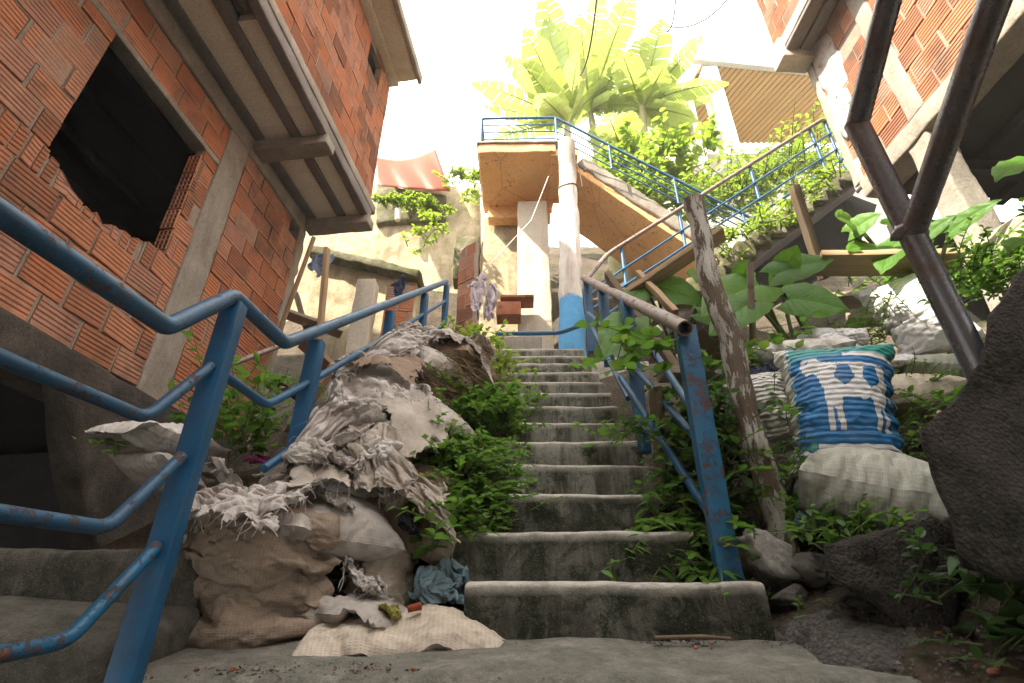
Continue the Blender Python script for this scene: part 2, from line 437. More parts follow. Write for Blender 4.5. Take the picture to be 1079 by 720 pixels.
def m_concrete(name, c0, c1, stain=(.06, .06, .04), amt=.5, moss=None, mamt=.0, scale=4, bump=.006, grit=True, streak=0, wear=None, crack=0):
    t = NT(name); g = t.geo()
    col = t.mix(t.ramp(t.noise(g, scale, 8, .65), [(.3, 0), (.7, 1)]), c0, c1)
    col = t.mix(t.ramp(t.noise(g, 45, 4, .7), [(.42, 0), (.75, .55)]), col, tuple(x * .45 for x in c0))
    s = t.ramp(t.noise(t.scale(g, (1, 1, .35)), 2.3, 9, .7, .6), [(.5 - .12 * amt, 0), (.72, 1)])
    col = t.mix(t.math('MULTIPLY', s, amt), col, stain)
    if streak:
        q = t.ramp(t.noise(t.scale(g, (9, 9, .7)), 1.0, 5, .6), [(.5, 0), (.72, 1)])
        col = t.mix(t.math('MULTIPLY', q, streak), col, stain)
    if moss:
        q = t.ramp(t.noise(g, 5.5, 10, .75), [(.55 - .25 * mamt, 0), (.62, 1)])
        col = t.mix(t.math('MULTIPLY', q, min(1, mamt * 1.6)), col, t.mix(t.noise(g, 60, 3), moss, tuple(x * .4 for x in moss)))
    if crack:
        ck = t.ramp(t.vor(t.scale(g, (1, 1, 1)), crack, 'DISTANCE_TO_EDGE'), [(0, 1), (.012, 0)])
        sp = t.ramp(t.noise(t.scale(g, (1, 1, 1)), 13, 5, .65), [(.63, 0), (.66, .9)])
        col = t.mix(t.math('MAXIMUM', t.math('MULTIPLY', ck, .35), sp), col, (.16, .10, .06))
    h = t.math('ADD', t.noise(g, 28, 8, .7), t.math('MULTIPLY', t.noise(g, 160, 3, .6), .5 if grit else .15))
    n = t.bump(h, bump, 1)
    return t.fin(col, .92, n, spec=.2)

def m_brick():
    t = NT('hollow clay brick'); g = t.geo(); r = t.attr('rnd')
    col = t.ramp(r, [(0, (.20, .085, .05)), (.2, (.34, .135, .070)), (.45, (.46, .168, .074)), (.65, (.47, .20, .105)), (.85, (.46, .235, .155)), (1, (.33, .17, .12))])
    col = t.mix(t.ramp(t.noise(g, 9, 8, .7), [(.42, 0), (.72, .8)]), col, (.27, .135, .085))
    col = t.mix(t.ramp(t.noise(g, 2.2, 7, .7), [(.50, 0), (.66, .8)]), col, (.12, .080, .058))
    col = t.mix(t.ramp(t.noise(g, 16, 9, .8), [(.60, 0), (.68, .75)]), col, (.38, .33, .28))
    loc = t.attr('loc', True)
    col = t.mix(t.ramp(t.noise(t.scale(loc, (3, 60, 60)), 1, 4, .6), [(.45, 0), (.8, .4)]), col, (.22, .085, .045))
    n = t.bump(t.math('ADD', t.noise(g, 60, 8, .75), t.noise(t.scale(loc, (4, 90, 90)), 1, 3, .6)), .004, 1)
    return t.fin(col, .88, n, spec=.2)

def m_paint(name, c, rust=.25, c2=None):
    t = NT(name); g = t.geo()
    base = t.mix(t.ramp(t.noise(g, 6, 6, .7), [(.35, 0), (.7, 1)]), c, c2 or tuple(x * .62 for x in c))
    base = t.mix(t.ramp(t.noise(g, 70, 6, .75), [(.62, 0), (.74, .4)]), base, (.30, .34, .37))
    base = t.mix(t.ramp(t.noise(t.scale(g, (1, 1, .3)), 9, 8, .75), [(.52, 0), (.75, .6)]), base, (.05, .07, .075))
    rs = t.math('ADD', t.noise(g, 21, 12, .82), t.math('MULTIPLY', t.noise(g, 75, 4, .7), .12))
    k = t.ramp(rs, [(.74 - .3 * rust, 0), (.78 - .3 * rust, 1)])
    rc = t.mix(t.noise(g, 40, 6), (.05, .022, .014), (.19, .085, .045))
    col = t.mix(k, base, rc)
    n = t.bump(t.math('ADD', t.math('MULTIPLY', k, -.6), t.math('MULTIPLY', t.noise(g, 120, 4), .35)), .0022, 1)
    return t.fin(col, t.mix(k, (.48,) * 3, (.9,) * 3), n, spec=.45)

def m_pipe():
    t = NT('bare rusty steel'); g = t.geo()
    k = t.ramp(t.noise(g, 9, 9, .75), [(.42, 0), (.62, 1)])
    col = t.mix(k, (.20, .21, .23), (.15, .115, .10))
    col = t.mix(t.ramp(t.noise(g, 30, 10, .82), [(.60, 0), (.64, 1)]), col, (.20, .18, .15))
    n = t.bump(t.noise(g, 90, 6, .7), .002, .8)
    return t.fin(col, t.mix(k, (.2,) * 3, (.42,) * 3), n, metal=.7, spec=.5)

def m_wood(name, c0, c1, peel=None, pamt=.5, grey=.3):
    t = NT(name); l = t.attr('loc', True); r = t.attr('rnd'); g = t.geo()
    w = t.noise(t.scale(l, (1.6, 26, 26)), 1, 8, .65, .4)
    col = t.mix(t.ramp(w, [(.3, 0), (.7, 1)]), c0, c1)
    col = t.mix(t.ramp(t.noise(t.scale(l, (5, 120, 120)), 1, 3), [(.55, 0), (.75, .7)]), col, tuple(x * .3 for x in c0))
    col = t.mix(t.math('MULTIPLY', t.ramp(t.noise(g, 5, 7, .7), [(.45, 0), (.7, 1)]), grey), col, (.15, .14, .125))
    col = t.mix(t.math('MULTIPLY', r, .35), col, tuple(x * .55 for x in c0))
    h = t.math('ADD', w, t.noise(t.scale(l, (6, 150, 150)), 1, 3))
    n = t.bump(h, .004, 1)
    if peel:
        k = t.ramp(t.math('ADD', t.noise(t.scale(l, (6, 22, 22)), 1, 9, .78), t.math('MULTIPLY', t.noise(g, 2.5, 2), .25)), [(.70 - .2 * pamt, 0), (.72 - .2 * pamt, 1)])
        col = t.mix(k, col, t.mix(t.noise(g, 30, 5), peel, tuple(x * .7 for x in peel)))
        n = t.bump(k, .003, .8, n)
    return t.fin(col, .9, n, spec=.2)

def m_sack(name, c, dirt=(.17, .125, .085), amt=.5, weave=1.0, c2=None, gloss=.75, stripes=None, rib=0):
    t = NT(name); l = t.attr('loc', True); g = t.geo()
    col = t.mix(t.ramp(t.noise(l, 8, 6, .6), [(.35, 0), (.65, 1)]), c, c2 or tuple(x * .8 for x in c))
    d1 = t.ramp(t.noise(g, 5, 9, .72, .5), [(.62 - .25 * amt, 0), (.8, 1)])
    col = t.mix(t.math('MULTIPLY', d1, .35 + .6 * amt), col, dirt)
    col = t.mix(t.ramp(t.noise(g, 24, 6, .75), [(.60, 0), (.72, .6 * amt + .2)]), col, tuple(x * .5 for x in dirt))
    wa, wb = t.wave(l, 31, 'X', 1.2), t.wave(l, 31, 'Y', 1.2)
    wv = t.math('MULTIPLY', wa, wb)
    col = t.mix(t.math('MULTIPLY', wv, .24 * weave), col, tuple(x * .4 for x in dirt))
    n = t.bump(t.math('ADD', t.math('MULTIPLY', wv, -.22 * weave), t.noise(l, 45, 5, .7)), .003, .9)
    n = t.bump(t.noise(t.scale(l, (1, 1.8, 1)), 13, 7, .6, 1.2), .005, .8, n)
    if rib: n = t.bump(t.wave(t.scale(l, (.12, 1, 1)), rib, 'Y', 3.5), .009, .9, n)
    if stripes:
        for ax, sc_, th, cc in stripes:
            k = t.ramp(t.wave(l, sc_, ax), [(th, 0), (th + .03, .8)]); col = t.mix(k, col, cc)
    return t.fin(col, gloss, n, spec=.3)

def m_leaf(name, c0, c1, c2=None, trans=.45, gloss=.45, vein=False):
    t = NT(name); r = t.attr('rnd'); l = t.attr('loc', True); g = t.geo()
    col = t.ramp(r, [(0, c0), (.7, c1), (1, c2 or c1)])
    col = t.mix(t.ramp(t.noise(g, 25, 4), [(.4, 0), (.8, .4)]), col, tuple(x * .55 for x in c0))
    if vein:
        x = t.n('ShaderNodeSeparateXYZ'); t.l(l, x.inputs[0])
        mid = t.ramp(t.math('ABSOLUTE', x.outputs[1]), [(0, 1), (.05, 0)])
        ang = t.math('SUBTRACT', t.math('MULTIPLY', x.outputs[0], 7.0), t.math('MULTIPLY', t.math('ABSOLUTE', x.outputs[1]), 3.0))
        vv = t.ramp(t.math('PINGPONG', ang, .5), [(0, 1), (.07, 0)])
        k = t.math('MAXIMUM', mid, t.math('MULTIPLY', vv, .6))
        col = t.mix(t.math('MULTIPLY', k, .55), col, tuple(min(1, x * 2.2) for x in c1))
        nn = t.bump(t.math('ADD', t.math('MULTIPLY', k, -1), t.noise(g, 30, 3)), .005, .8)
        t.l(nn, t.b.inputs['Normal'])
    t.fin(col, gloss, None, spec=.4)
    tr = t.n('ShaderNodeBsdfTranslucent'); t.l(t.mix(.5, col, tuple(min(1, x * 1.8) for x in c1)), tr.inputs[0])
    mx = t.n('ShaderNodeMixShader'); mx.inputs[0].default_value = trans
    t.l(t.b.outputs[0], mx.inputs[1]); t.l(tr.outputs[0], mx.inputs[2]); t.l(mx.outputs[0], t.out.inputs['Surface'])
    return t.m

M = {}
M['brick'] = m_brick()
M['mortar'] = m_concrete('mortar', (.25, .20, .155), (.36, .29, .22), (.09, .07, .05), .5, scale=7, bump=.01)
M['conc'] = m_concrete('weathered concrete', (.26, .23, .19), (.38, .34, .28), (.10, .085, .065), .55, scale=3.5, bump=.008, streak=.3)
M['conc_dark'] = m_concrete('dark rough concrete', (.075, .064, .054), (.16, .135, .11), (.025, .022, .018), .7, scale=7, bump=.03)
M['conc_pale'] = m_concrete('pale render', (.50, .45, .36), (.62, .56, .46), (.25, .20, .13), .4, scale=2.5, bump=.004, streak=.25)
M['plaster'] = m_concrete('splashed mortar coat', (.40, .37, .34), (.52, .48, .43), (.2, .17, .14), .4, scale=6, bump=.014)
M['white'] = m_concrete('dirty white paint', (.62, .60, .56), (.74, .72, .68), (.35, .31, .25), .3, scale=2, bump=.003, streak=.2)
M['joist'] = m_concrete('old concrete joist', (.17, .15, .135), (.23, .205, .185), (.06, .05, .045), .4, scale=6, bump=.004)
M['filler'] = m_concrete('cream ceramic filler', (.80, .75, .63), (.86, .82, .71), (.55, .48, .37), .2, scale=3, bump=.003)
def m_step(name, c0, c1, moss, amt):
    """rnd: 1 on treads and nosings, coloured pale as if lit from above, 0 on the mossy risers"""
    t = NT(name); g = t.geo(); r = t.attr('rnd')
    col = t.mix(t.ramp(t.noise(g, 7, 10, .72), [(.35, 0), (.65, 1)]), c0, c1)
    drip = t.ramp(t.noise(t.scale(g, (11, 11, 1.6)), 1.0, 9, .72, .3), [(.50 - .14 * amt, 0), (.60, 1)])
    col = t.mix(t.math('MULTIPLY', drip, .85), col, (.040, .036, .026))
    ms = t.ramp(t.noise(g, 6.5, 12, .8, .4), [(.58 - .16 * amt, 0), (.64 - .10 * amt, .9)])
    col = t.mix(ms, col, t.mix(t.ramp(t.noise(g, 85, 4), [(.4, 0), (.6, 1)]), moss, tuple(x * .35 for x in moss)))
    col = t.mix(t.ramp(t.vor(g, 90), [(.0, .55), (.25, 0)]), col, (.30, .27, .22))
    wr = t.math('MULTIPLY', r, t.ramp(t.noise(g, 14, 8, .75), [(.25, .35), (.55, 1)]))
    col = t.mix(wr, col, t.mix(t.noise(g, 40, 6, .7), (.68, .65, .58), (.46, .42, .35)))  # pale colour imitates light from above on treads and nosings
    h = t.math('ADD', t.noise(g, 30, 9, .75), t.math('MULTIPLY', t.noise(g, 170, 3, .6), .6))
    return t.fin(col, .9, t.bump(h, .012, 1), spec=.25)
M['step'] = m_concrete('mossy step concrete', (.205, .18, .14), (.32, .28, .215), (.075, .07, .05), .65, (.040, .050, .018), .30, scale=3.2, bump=.008, streak=.55)
M['step_low'] = m_concrete('darker mossy step concrete', (.15, .135, .105), (.25, .22, .175), (.045, .043, .032), .75, (.028, .036, .014), .55, scale=3.2, bump=.009, streak=.7)
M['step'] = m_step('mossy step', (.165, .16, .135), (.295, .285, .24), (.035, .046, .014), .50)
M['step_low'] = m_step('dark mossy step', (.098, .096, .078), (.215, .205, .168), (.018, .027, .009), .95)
M['step_shade'] = m_step('shade toned step', (.06, .055, .045), (.12, .11, .09), (.018, .024, .009), .8)  # shade of the lower left corner is put into this colour
M['moss'] = m_concrete('moss covered concrete', (.20, .18, .13), (.30, .27, .19), (.07, .065, .04), .6, (.09, .10, .02), .75, scale=4, bump=.02)
M['soffit'] = m_concrete('soffit in orange bounce tone', (.86, .47, .19), (.90, .55, .27), (.42, .24, .12), .3, scale=1.6, bump=.006, crack=.9)  # warm bounced light is put into this orange colour
M['retain'] = m_concrete('old retaining wall', (.46, .37, .24), (.60, .50, .34), (.13, .10, .06), .6, (.20, .17, .03), .3, scale=2.2, bump=.008, streak=.5)
M['blue'] = m_paint('chipped blue paint', (.005, .085, .195), .22, (.004, .055, .125))
M['blue_rust'] = m_paint('worn blue paint', (.007, .115, .235), .5)
M['blue_worn'] = m_paint('rubbed blue paint on handrail', (.012, .085, .175), .42, (.03, .075, .13))
M['brown_rail'] = m_paint('brown worn handrail', (.20, .135, .105), .45, (.24, .19, .17))
M['pipe'] = m_pipe()
M['wood'] = m_wood('weathered plank', (.30, .20, .115), (.45, .32, .19), grey=.35)
M['wood_grey'] = m_wood('grey plank', (.25, .20, .15), (.38, .32, .25), grey=.55)
M['wood_dark'] = m_wood('dark old plank', (.10, .07, .045), (.18, .13, .085), grey=.3)
M['wood_peel'] = m_wood('post with peeling paint', (.13, .095, .065), (.23, .175, .125), (.60, .57, .51), .42, grey=.45)
M['wood_slat'] = m_wood('varnished slats', (.60, .37, .14), (.74, .50, .22), grey=.05)
M['sack_tan'] = m_sack('tan woven sack', (.30, .235, .175), (.10, .075, .055), .65, 1.0)
M['sack_white'] = m_sack('dirty white woven sack', (.62, .585, .54), (.25, .195, .14), .5, .8)
M['sack_cream'] = m_sack('cream woven sack', (.58, .50, .40), (.24, .18, .12), .5, 1.0)
M['sack_grey'] = m_sack('grey woven sack', (.42, .38, .34), (.15, .12, .09), .6, .8)
M['sack_green'] = m_sack('pale green woven sack', (.44, .44, .37), (.17, .15, .11), .5, 1.0)
M['sack_clean'] = m_sack('whiter plastic sack', (.72, .70, .70), (.33, .27, .21), .35, .5, gloss=.5)
M['sack_rib'] = m_sack('ribbed pale sack', (.60, .58, .53), (.22, .19, .14), .4, .4, rib=9)
M['rag'] = m_sack('frayed white weave', (.58, .54, .50), (.17, .125, .09), .9, 1.0)
M['rag_pale'] = m_sack('frayed pale weave', (.46, .41, .345), (.15, .11, .08), .9, .45)
M['rag_brown'] = m_sack('rotten brown weave', (.27, .19, .13), (.09, .06, .04), .7, 1.2)
M['straw'] = m_wood('straw fibres', (.26, .17, .10), (.42, .31, .20), grey=.2)
M['bluebag'] = m_sack('blue grey plastic bag', (.12, .19, .22), (.08, .09, .09), .35, 0, gloss=.28)
M['cyan_bag'] = m_sack('faded cyan plastic', (.30, .46, .52), (.16, .16, .14), .55, .3, gloss=.4)
M['blackbag'] = m_sack('black plastic bag', (.022, .025, .032), (.05, .045, .04), .4, 0, gloss=.25)
M['navy'] = m_sack('dark navy cloth', (.035, .04, .075), (.05, .045, .04), .3, .6, gloss=.9)
M['pink'] = m_sack('pink cloth', (.50, .10, .33), (.2, .1, .12), .2, .3, gloss=.8)
M['lilac'] = m_sack('pale lilac cloth', (.50, .43, .46), (.25, .2, .18), .2, .3, gloss=.9)
M['denim'] = m_sack('pale blue denim', (.26, .34, .52), (.15, .15, .2), .3, .4, gloss=.9)
M['tarp'] = m_sack('orange tarpaulin', (.24, .034, .005), (.15, .025, .01), .3, 0, gloss=.6)
M['tape'] = m_sack('olive tape scrap', (.35, .32, .08), (.2, .16, .06), .4, 0, gloss=.4)
M['leaf'] = m_leaf('weed leaf', (.045, .11, .014), (.10, .205, .026), (.27, .27, .045), .5, .55)
M['leaf_dark'] = m_leaf('dark leaf', (.025, .065, .016), (.055, .12, .024), (.09, .16, .035), .4, .55)
M['leaf_lime'] = m_leaf('lime leaf', (.11, .19, .016), (.20, .29, .028), (.30, .33, .05), .5, .55)
M['taro'] = m_leaf('elephant ear leaf', (.06, .16, .016), (.115, .26, .028), (.18, .32, .045), .5, .5, True)
M['banana'] = m_leaf('banana leaf', (.17, .24, .04), (.28, .34, .075), (.42, .42, .15), .5, .45)
M['stem'] = m_leaf('green stem', (.06, .09, .02), (.10, .13, .04), None, .1)
M['twig'] = m_leaf('dry twig', (.11, .075, .045), (.19, .14, .09), None, .05, .9)
M['trunk'] = m_leaf('banana trunk', (.25, .24, .11), (.36, .33, .17), None, .1, .7)
M['dry'] = m_leaf('dry leaf', (.28, .17, .08), (.40, .27, .12), None, .3, .8)
M['grit'] = m_concrete('loose grit', (.10, .085, .07), (.26, .23, .2), (.05, .04, .03), .4, scale=40, bump=.003)
M['wire'] = NT('black cable').fin((.02, .02, .02), .6)
M['void'] = m_concrete('near black shade tone', (.035, .032, .03), (.05, .045, .04), (.02, .02, .02), .5)  # near black colour stands in for shade in rooms, block cells and hollows

def m_ground():
    t = NT('earth and rubble'); g = t.geo()
    col = t.mix(t.ramp(t.noise(g, 3, 9, .7), [(.35, 0), (.65, 1)]), (.050, .038, .027), (.12, .092, .068))
    col = t.mix(t.ramp(t.vor(g, 38), [(.0, .6), (.35, 0)]), col, (.24, .20, .165))
    col = t.mix(t.ramp(t.noise(g, 4.5, 8, .75), [(.52, 0), (.62, .85)]), col, (.030, .042, .012))
    h = t.math('ADD', t.noise(g, 22, 9, .75), t.math('MULTIPLY', t.vor(g, 38), -.8))
    return t.fin(col, .95, t.bump(h, .022, 1), spec=.15)
M['ground'] = m_ground()
def m_stone(name, c0, c1):
    t = NT(name); g = t.geo()
    col = t.mix(t.ramp(t.noise(g, 9, 9, .75), [(.35, 0), (.65, 1)]), c0, c1)
    col = t.mix(t.ramp(t.noise(g, 5, 8, .7), [(.55, 0), (.66, .8)]), col, (.035, .045, .016))
    col = t.mix(t.ramp(t.noise(g, 60, 5, .7), [(.6, 0), (.72, .7)]), col, tuple(min(1, x * 2.2) for x in c1))
    return t.fin(col, .93, t.bump(t.noise(g, 40, 9, .75), .012, 1), spec=.2)
M['stone'] = m_stone('grey stone', (.09, .08, .07), (.17, .155, .135))
def m_rough():
    t = NT('coarse aggregate concrete'); g = t.geo()
    col = t.mix(t.ramp(t.noise(g, 6, 10, .75), [(.35, 0), (.68, 1)]), (.050, .045, .040), (.125, .11, .096))
    col = t.mix(t.ramp(t.vor(g, 95), [(.0, .8), (.3, 0)]), col, (.15, .135, .12))
    col = t.mix(t.ramp(t.noise(g, 3.5, 9, .75), [(.54, 0), (.63, .8)]), col, (.022, .026, .012))
    ck = t.ramp(t.vor(t.n_warp(g), 4.2, 'DISTANCE_TO_EDGE'), [(0, 1), (.035, 0)])
    col = t.mix(t.math('MULTIPLY', ck, .22), col, (.02, .018, .016))
    h = t.math('ADD', t.math('ADD', t.noise(g, 36, 10, .8), t.math('MULTIPLY', t.noise(g, 7, 6, .6), 1.6)), t.math('ADD', t.math('MULTIPLY', t.vor(g, 95), -.9), t.math('MULTIPLY', ck, -.25)))
    return t.fin(col, .95, t.bump(h, .03, 1), spec=.15)
M['rough'] = m_rough()
def m_gravel():
    t = NT('grey gravel and dirt'); g = t.geo()
    col = t.mix(t.ramp(t.noise(g, 8, 10, .75), [(.35, 0), (.65, 1)]), (.10, .09, .08), (.22, .205, .185))
    col = t.mix(t.ramp(t.vor(g, 70), [(.0, .8), (.32, 0)]), col, (.27, .25, .22))
    col = t.mix(t.ramp(t.noise(g, 6, 9, .75), [(.56, 0), (.64, .7)]), col, (.030, .038, .015))
    h = t.math('ADD', t.noise(g, 40, 10, .8), t.math('MULTIPLY', t.vor(g, 70), -1.0))
    return t.fin(col, .95, t.bump(h, .03, 1), spec=.15)
M['gravel'] = m_gravel()
M['rubble'] = m_stone('pale rubble', (.20, .185, .165), (.33, .31, .28))
M['terracotta'] = m_stone('broken brick', (.28, .10, .05), (.38, .16, .09))

def m_pillar():
    t = NT('painted pillar'); g = t.geo()
    z = t.math('ADD', t.z(g), t.math('MULTIPLY', t.noise(g, 5, 8, .75), .55))
    base = t.mix(t.ramp(t.noise(t.scale(g, (6, 6, 1.2)), 1, 8, .7), [(.42, 0), (.64, 1)]), (.72, .68, .62), (.42, .36, .29))
    a = NT; k = t.n('ShaderNodeMapRange'); k.inputs[1].default_value = 3.70; k.inputs[2].default_value = 3.74; t.l(z, k.inputs[0])
    col = t.mix(k.outputs[0], t.mix(t.noise(g, 12, 5), (.05, .26, .54), (.16, .40, .62)), base)
    k2 = t.n('ShaderNodeMapRange'); k2.inputs[1].default_value = 5.72; k2.inputs[2].default_value = 5.95; t.l(z, k2.inputs[0])
    col = t.mix(k2.outputs[0], col, t.mix(t.noise(t.scale(g, (30, 30, 3)), 1, 5), (.20, .165, .13), (.36, .32, .27)))
    return t.fin(col, .85, t.bump(t.noise(t.scale(g, (20, 20, 3)), 1, 8, .7), .01, 1))
M['pillar'] = m_pillar()
def m_cow():
    """printed sack: rnd carries the ink (0 plain weave, .25 green, .5 teal, .75 blue, 1 white ink)"""
    t = NT('printed woven sack'); l = t.attr('loc', True); g = t.geo()
    col = t.ramp(t.attr('rnd'), [(0, (.55, .54, .48)), (.13, (.014, .23, .20)), (.38, (.016, .22, .32)), (.63, (.012, .15, .37)), (.88, (.66, .66, .64))], 'CONSTANT')
    col = t.mix(t.ramp(t.noise(g, 8, 8, .7), [(.5, 0), (.75, .5)]), col, (.16, .15, .12))
    wv = t.math('MULTIPLY', t.wave(l, 42, 'X', .4), t.wave(l, 42, 'Y', .4))
    col = t.mix(t.math('MULTIPLY', wv, .2), col, (.05, .06, .06))
    n = t.bump(t.math('ADD', t.math('MULTIPLY', wv, -.3), t.noise(l, 45, 5, .7)), .003, .9)
    n = t.bump(t.wave(t.scale(l, (.1, 1, 1)), 11, 'Y', 3), .004, .9, n)
    return t.fin(col, .55, n, spec=.4)
M['cow'] = m_cow()
# ------------------------------------------------------------------ camera, sky, sun
cam = bpy.data.cameras.new('camera'); co = bpy.data.objects.new('camera', cam); COL.objects.link(co)
cam.sensor_width = 36; cam.lens = FPX / 1079 * 36; cam.clip_end = 500; cam.clip_start = .05
co.rotation_euler = (math.radians(90) + PITCH, 0, -YAW); sc.camera = co
SUN = V((-.55, -.35, .74)).normalized()
EXPO = 3.0
w = bpy.data.worlds.new('World'); sc.world = w; w.use_nodes = True; nt = w.node_tree; bg = nt.nodes['Background']
sky = nt.nodes.new('ShaderNodeTexSky'); sky.sky_type = 'NISHITA'; sky.sun_disc = False
sky.sun_elevation = math.asin(SUN.z); sky.sun_rotation = math.atan2(SUN.x, SUN.y)
sky.air_density = 1.0; sky.dust_density = 3.0; sky.ozone_density = 1.0
# thin bright cloud veil over the blue
tc = nt.nodes.new('ShaderNodeTexCoord'); nz = nt.nodes.new('ShaderNodeTexNoise'); nz.inputs['Scale'].default_value = 2.2; nz.inputs['Detail'].default_value = 6
rp = nt.nodes.new('ShaderNodeValToRGB'); rp.color_ramp.elements[0].position = .25; rp.color_ramp.elements[0].color = (.80, .80, .80, 1); rp.color_ramp.elements[1].position = .6
nt.links.new(tc.outputs['Generated'], nz.inputs['Vector']); nt.links.new(nz.outputs['Fac'], rp.inputs[0])
mx = nt.nodes.new('ShaderNodeMix'); mx.data_type = 'RGBA'; mx.inputs[7].default_value = (4.5, 4.45, 4.35, 1)
nt.links.new(rp.outputs[0], mx.inputs[0]); nt.links.new(sky.outputs[0], mx.inputs[6]); nt.links.new(mx.outputs[2], bg.inputs['Color'])
bg.inputs['Strength'].default_value = .14
sl = bpy.data.lights.new('sun', 'SUN'); sl.energy = 2.8; sl.angle = math.radians(1.0); sl.color = (1, .91, .76)
so = bpy.data.objects.new('sun', sl); COL.objects.link(so); so.rotation_euler = SUN.to_track_quat('Z', 'Y').to_euler(); so.location = SUN * 60
sc.view_settings.view_transform = 'Standard'; sc.view_settings.look = 'None'; sc.view_settings.exposure = EXPO; sc.view_settings.gamma = 1
sc.render.engine = 'CYCLES'; sc.cycles.use_denoising = True; sc.cycles.max_bounces = 8; sc.cycles.diffuse_bounces = 5; sc.cycles.transmission_bounces = 4
sc.cycles.sample_clamp_indirect = 8; sc.cycles.caustics_reflective = False; sc.cycles.caustics_refractive = False

# ------------------------------------------------------------------ terrain: one uneven hillside through known heights
RISE, RUN, Y1, Z1 = .204, .24, 1.97, .197
ZT = Z1 + 12 * RISE
def st(y): return Z1 + RISE / RUN * (y - Y1)
A = [(-.9, 1.62, -.2), (-.95, 1.95, -.06), (-1.3, 2.25, .45), (-1.45, 2.6, .72), (-.92, 2.34, .40), (-.78, 2.78, .86), (-.61, 3.5, 1.50), (-.5, 4.0, 1.85), (-.55, 4.6, 2.4), (-1.0, 4.5, 2.25), (-1.2, 3.4, 1.2),
     (-1.5, 4.9, 2.35), (-2.0, 5.2, 2.5), (-3, 1.6, -.35), (-3, 2.5, .0), (-3.5, 4, .1), (-4.5, 2.5, .0), (-6, 4, .3), (-6, 7, 3), (-1.9, 2.0, .02), (-2.2, 3, .25), (-2.2, 4, .75), (-1.5, 2.0, .1),
     (.95, 1.72, -.02), (1.3, 1.62, .02), (.98, 2.1, .16), (1.45, 2.3, .34), (1.6, 2.6, .62), (2.07, 2.75, .95), (2.45, 2.92, 1.25), (2.4, 3.3, 1.65), (1.6, 3.1, 1.35), (1.1, 3.0, .95), (1.1, 3.5, 1.4), (1.0, 4.4, 2.15),
     (3, 3.5, 1.8), (4, 3.5, 2.1), (2, 4.5, 2.45), (4, 4.6, 2.9), (2.5, 1.7, .4), (1.3, 1.2, -.05), (2, 1.0, .2), (3.2, 2.4, 1.2), (5, 2, 1.2), (6, 5, 3.2), (8, 3, 2.2), (1.2, 2.05, .2)]
for y in (2.0, 2.6, 3.2, 3.8, 4.4): A += [(-.15, y, st(y) - .36), (.35, y, st(y) - .45), (.7, y, st(y) - .36)]
for x in (-4, -1.6, 0, 1.2, 3): A += [(x, -.3, -1.75), (x, .7, -1.1), (x, 1.25, -.55 if x < 1 else -.15)]
for x in (-1.2, 0, 1, 2): A += [(x, 5.2, 2.48), (x, 6.2, 2.52)]
for x in (-8, -4, -1.5, 0, 2, 4, 8): A += [(x, 7.6, 5.3 if x > -2 else 4.6), (x, 9, 7.2), (x, 12, 9.5), (x, 18, 13), (x, 30, 19), (x, 45, 23)]
A += [(-3, 6.2, 2.9), (-4, 6.4, 3.0), (5, 6.2, 4.3), (3.3, 6.2, 3.2), (7, 6.5, 4.6)]
for x in (-20, -50, 20, 50): A += [(x, -5, -3), (x, 3, 1), (x, 12, 9), (x, 45, 23)]
for x in (-20, 0, 20): A += [(x, -8, -6)]
A = np.array(A, float)
def _ker(P, Q): return np.sqrt(((P[:, None, :] - Q[None, :, :]) ** 2).sum(-1) + 1e-4)
_K = _ker(A[:, :2], A[:, :2]); _n = len(A)
_S = np.block([[_K, np.ones((_n, 1))], [np.ones((1, _n)), np.zeros((1, 1))]])
_wt = np.linalg.solve(_S, np.append(A[:, 2], 0))
def ground_np(P): return _ker(P, A[:, :2]) @ _wt[:-1] + _wt[-1]
def bumpz(x, y): return .05 * noise.noise((x * 3, y * 3, 0)) + .022 * noise.noise((x * 11, y * 11, 4))
def ground(x, y): return float(ground_np(np.array([[x, y]]))[0]) + bumpz(x, y)
xs = list(np.arange(-60, -6, 4)) + list(np.arange(-6, -3, .4)) + list(np.arange(-3, 3.6, .055)) + list(np.arange(3.6, 8, .4)) + list(np.arange(8, 61, 4))
ys = list(np.arange(-9, -.5, 1)) + list(np.arange(-.5, 1.3, .2)) + list(np.arange(1.3, 5.4, .055)) + list(np.arange(5.4, 12, .3)) + list(np.arange(12, 46, 2))
gx, gy = np.meshgrid(xs, ys); P2 = np.stack([gx.ravel(), gy.ravel()], 1); gz = np.concatenate([ground_np(c) for c in np.array_split(P2, 20)])
mb = MB(); nx = len(xs)
mb.add([(x, y, z + bumpz(x, y)) for (x, y), z in zip(P2, gz)], [(j * nx + i, j * nx + i + 1, (j + 1) * nx + i + 1, (j + 1) * nx + i) for j in range(len(ys) - 1) for i in range(nx - 1)], smooth=True)
g = mb.build('ground', M['ground'], origin=(0, 0, 0)); tag(g, 'steep earth slope with rubble and thin moss under the stairs and houses', 'ground', kind='structure')

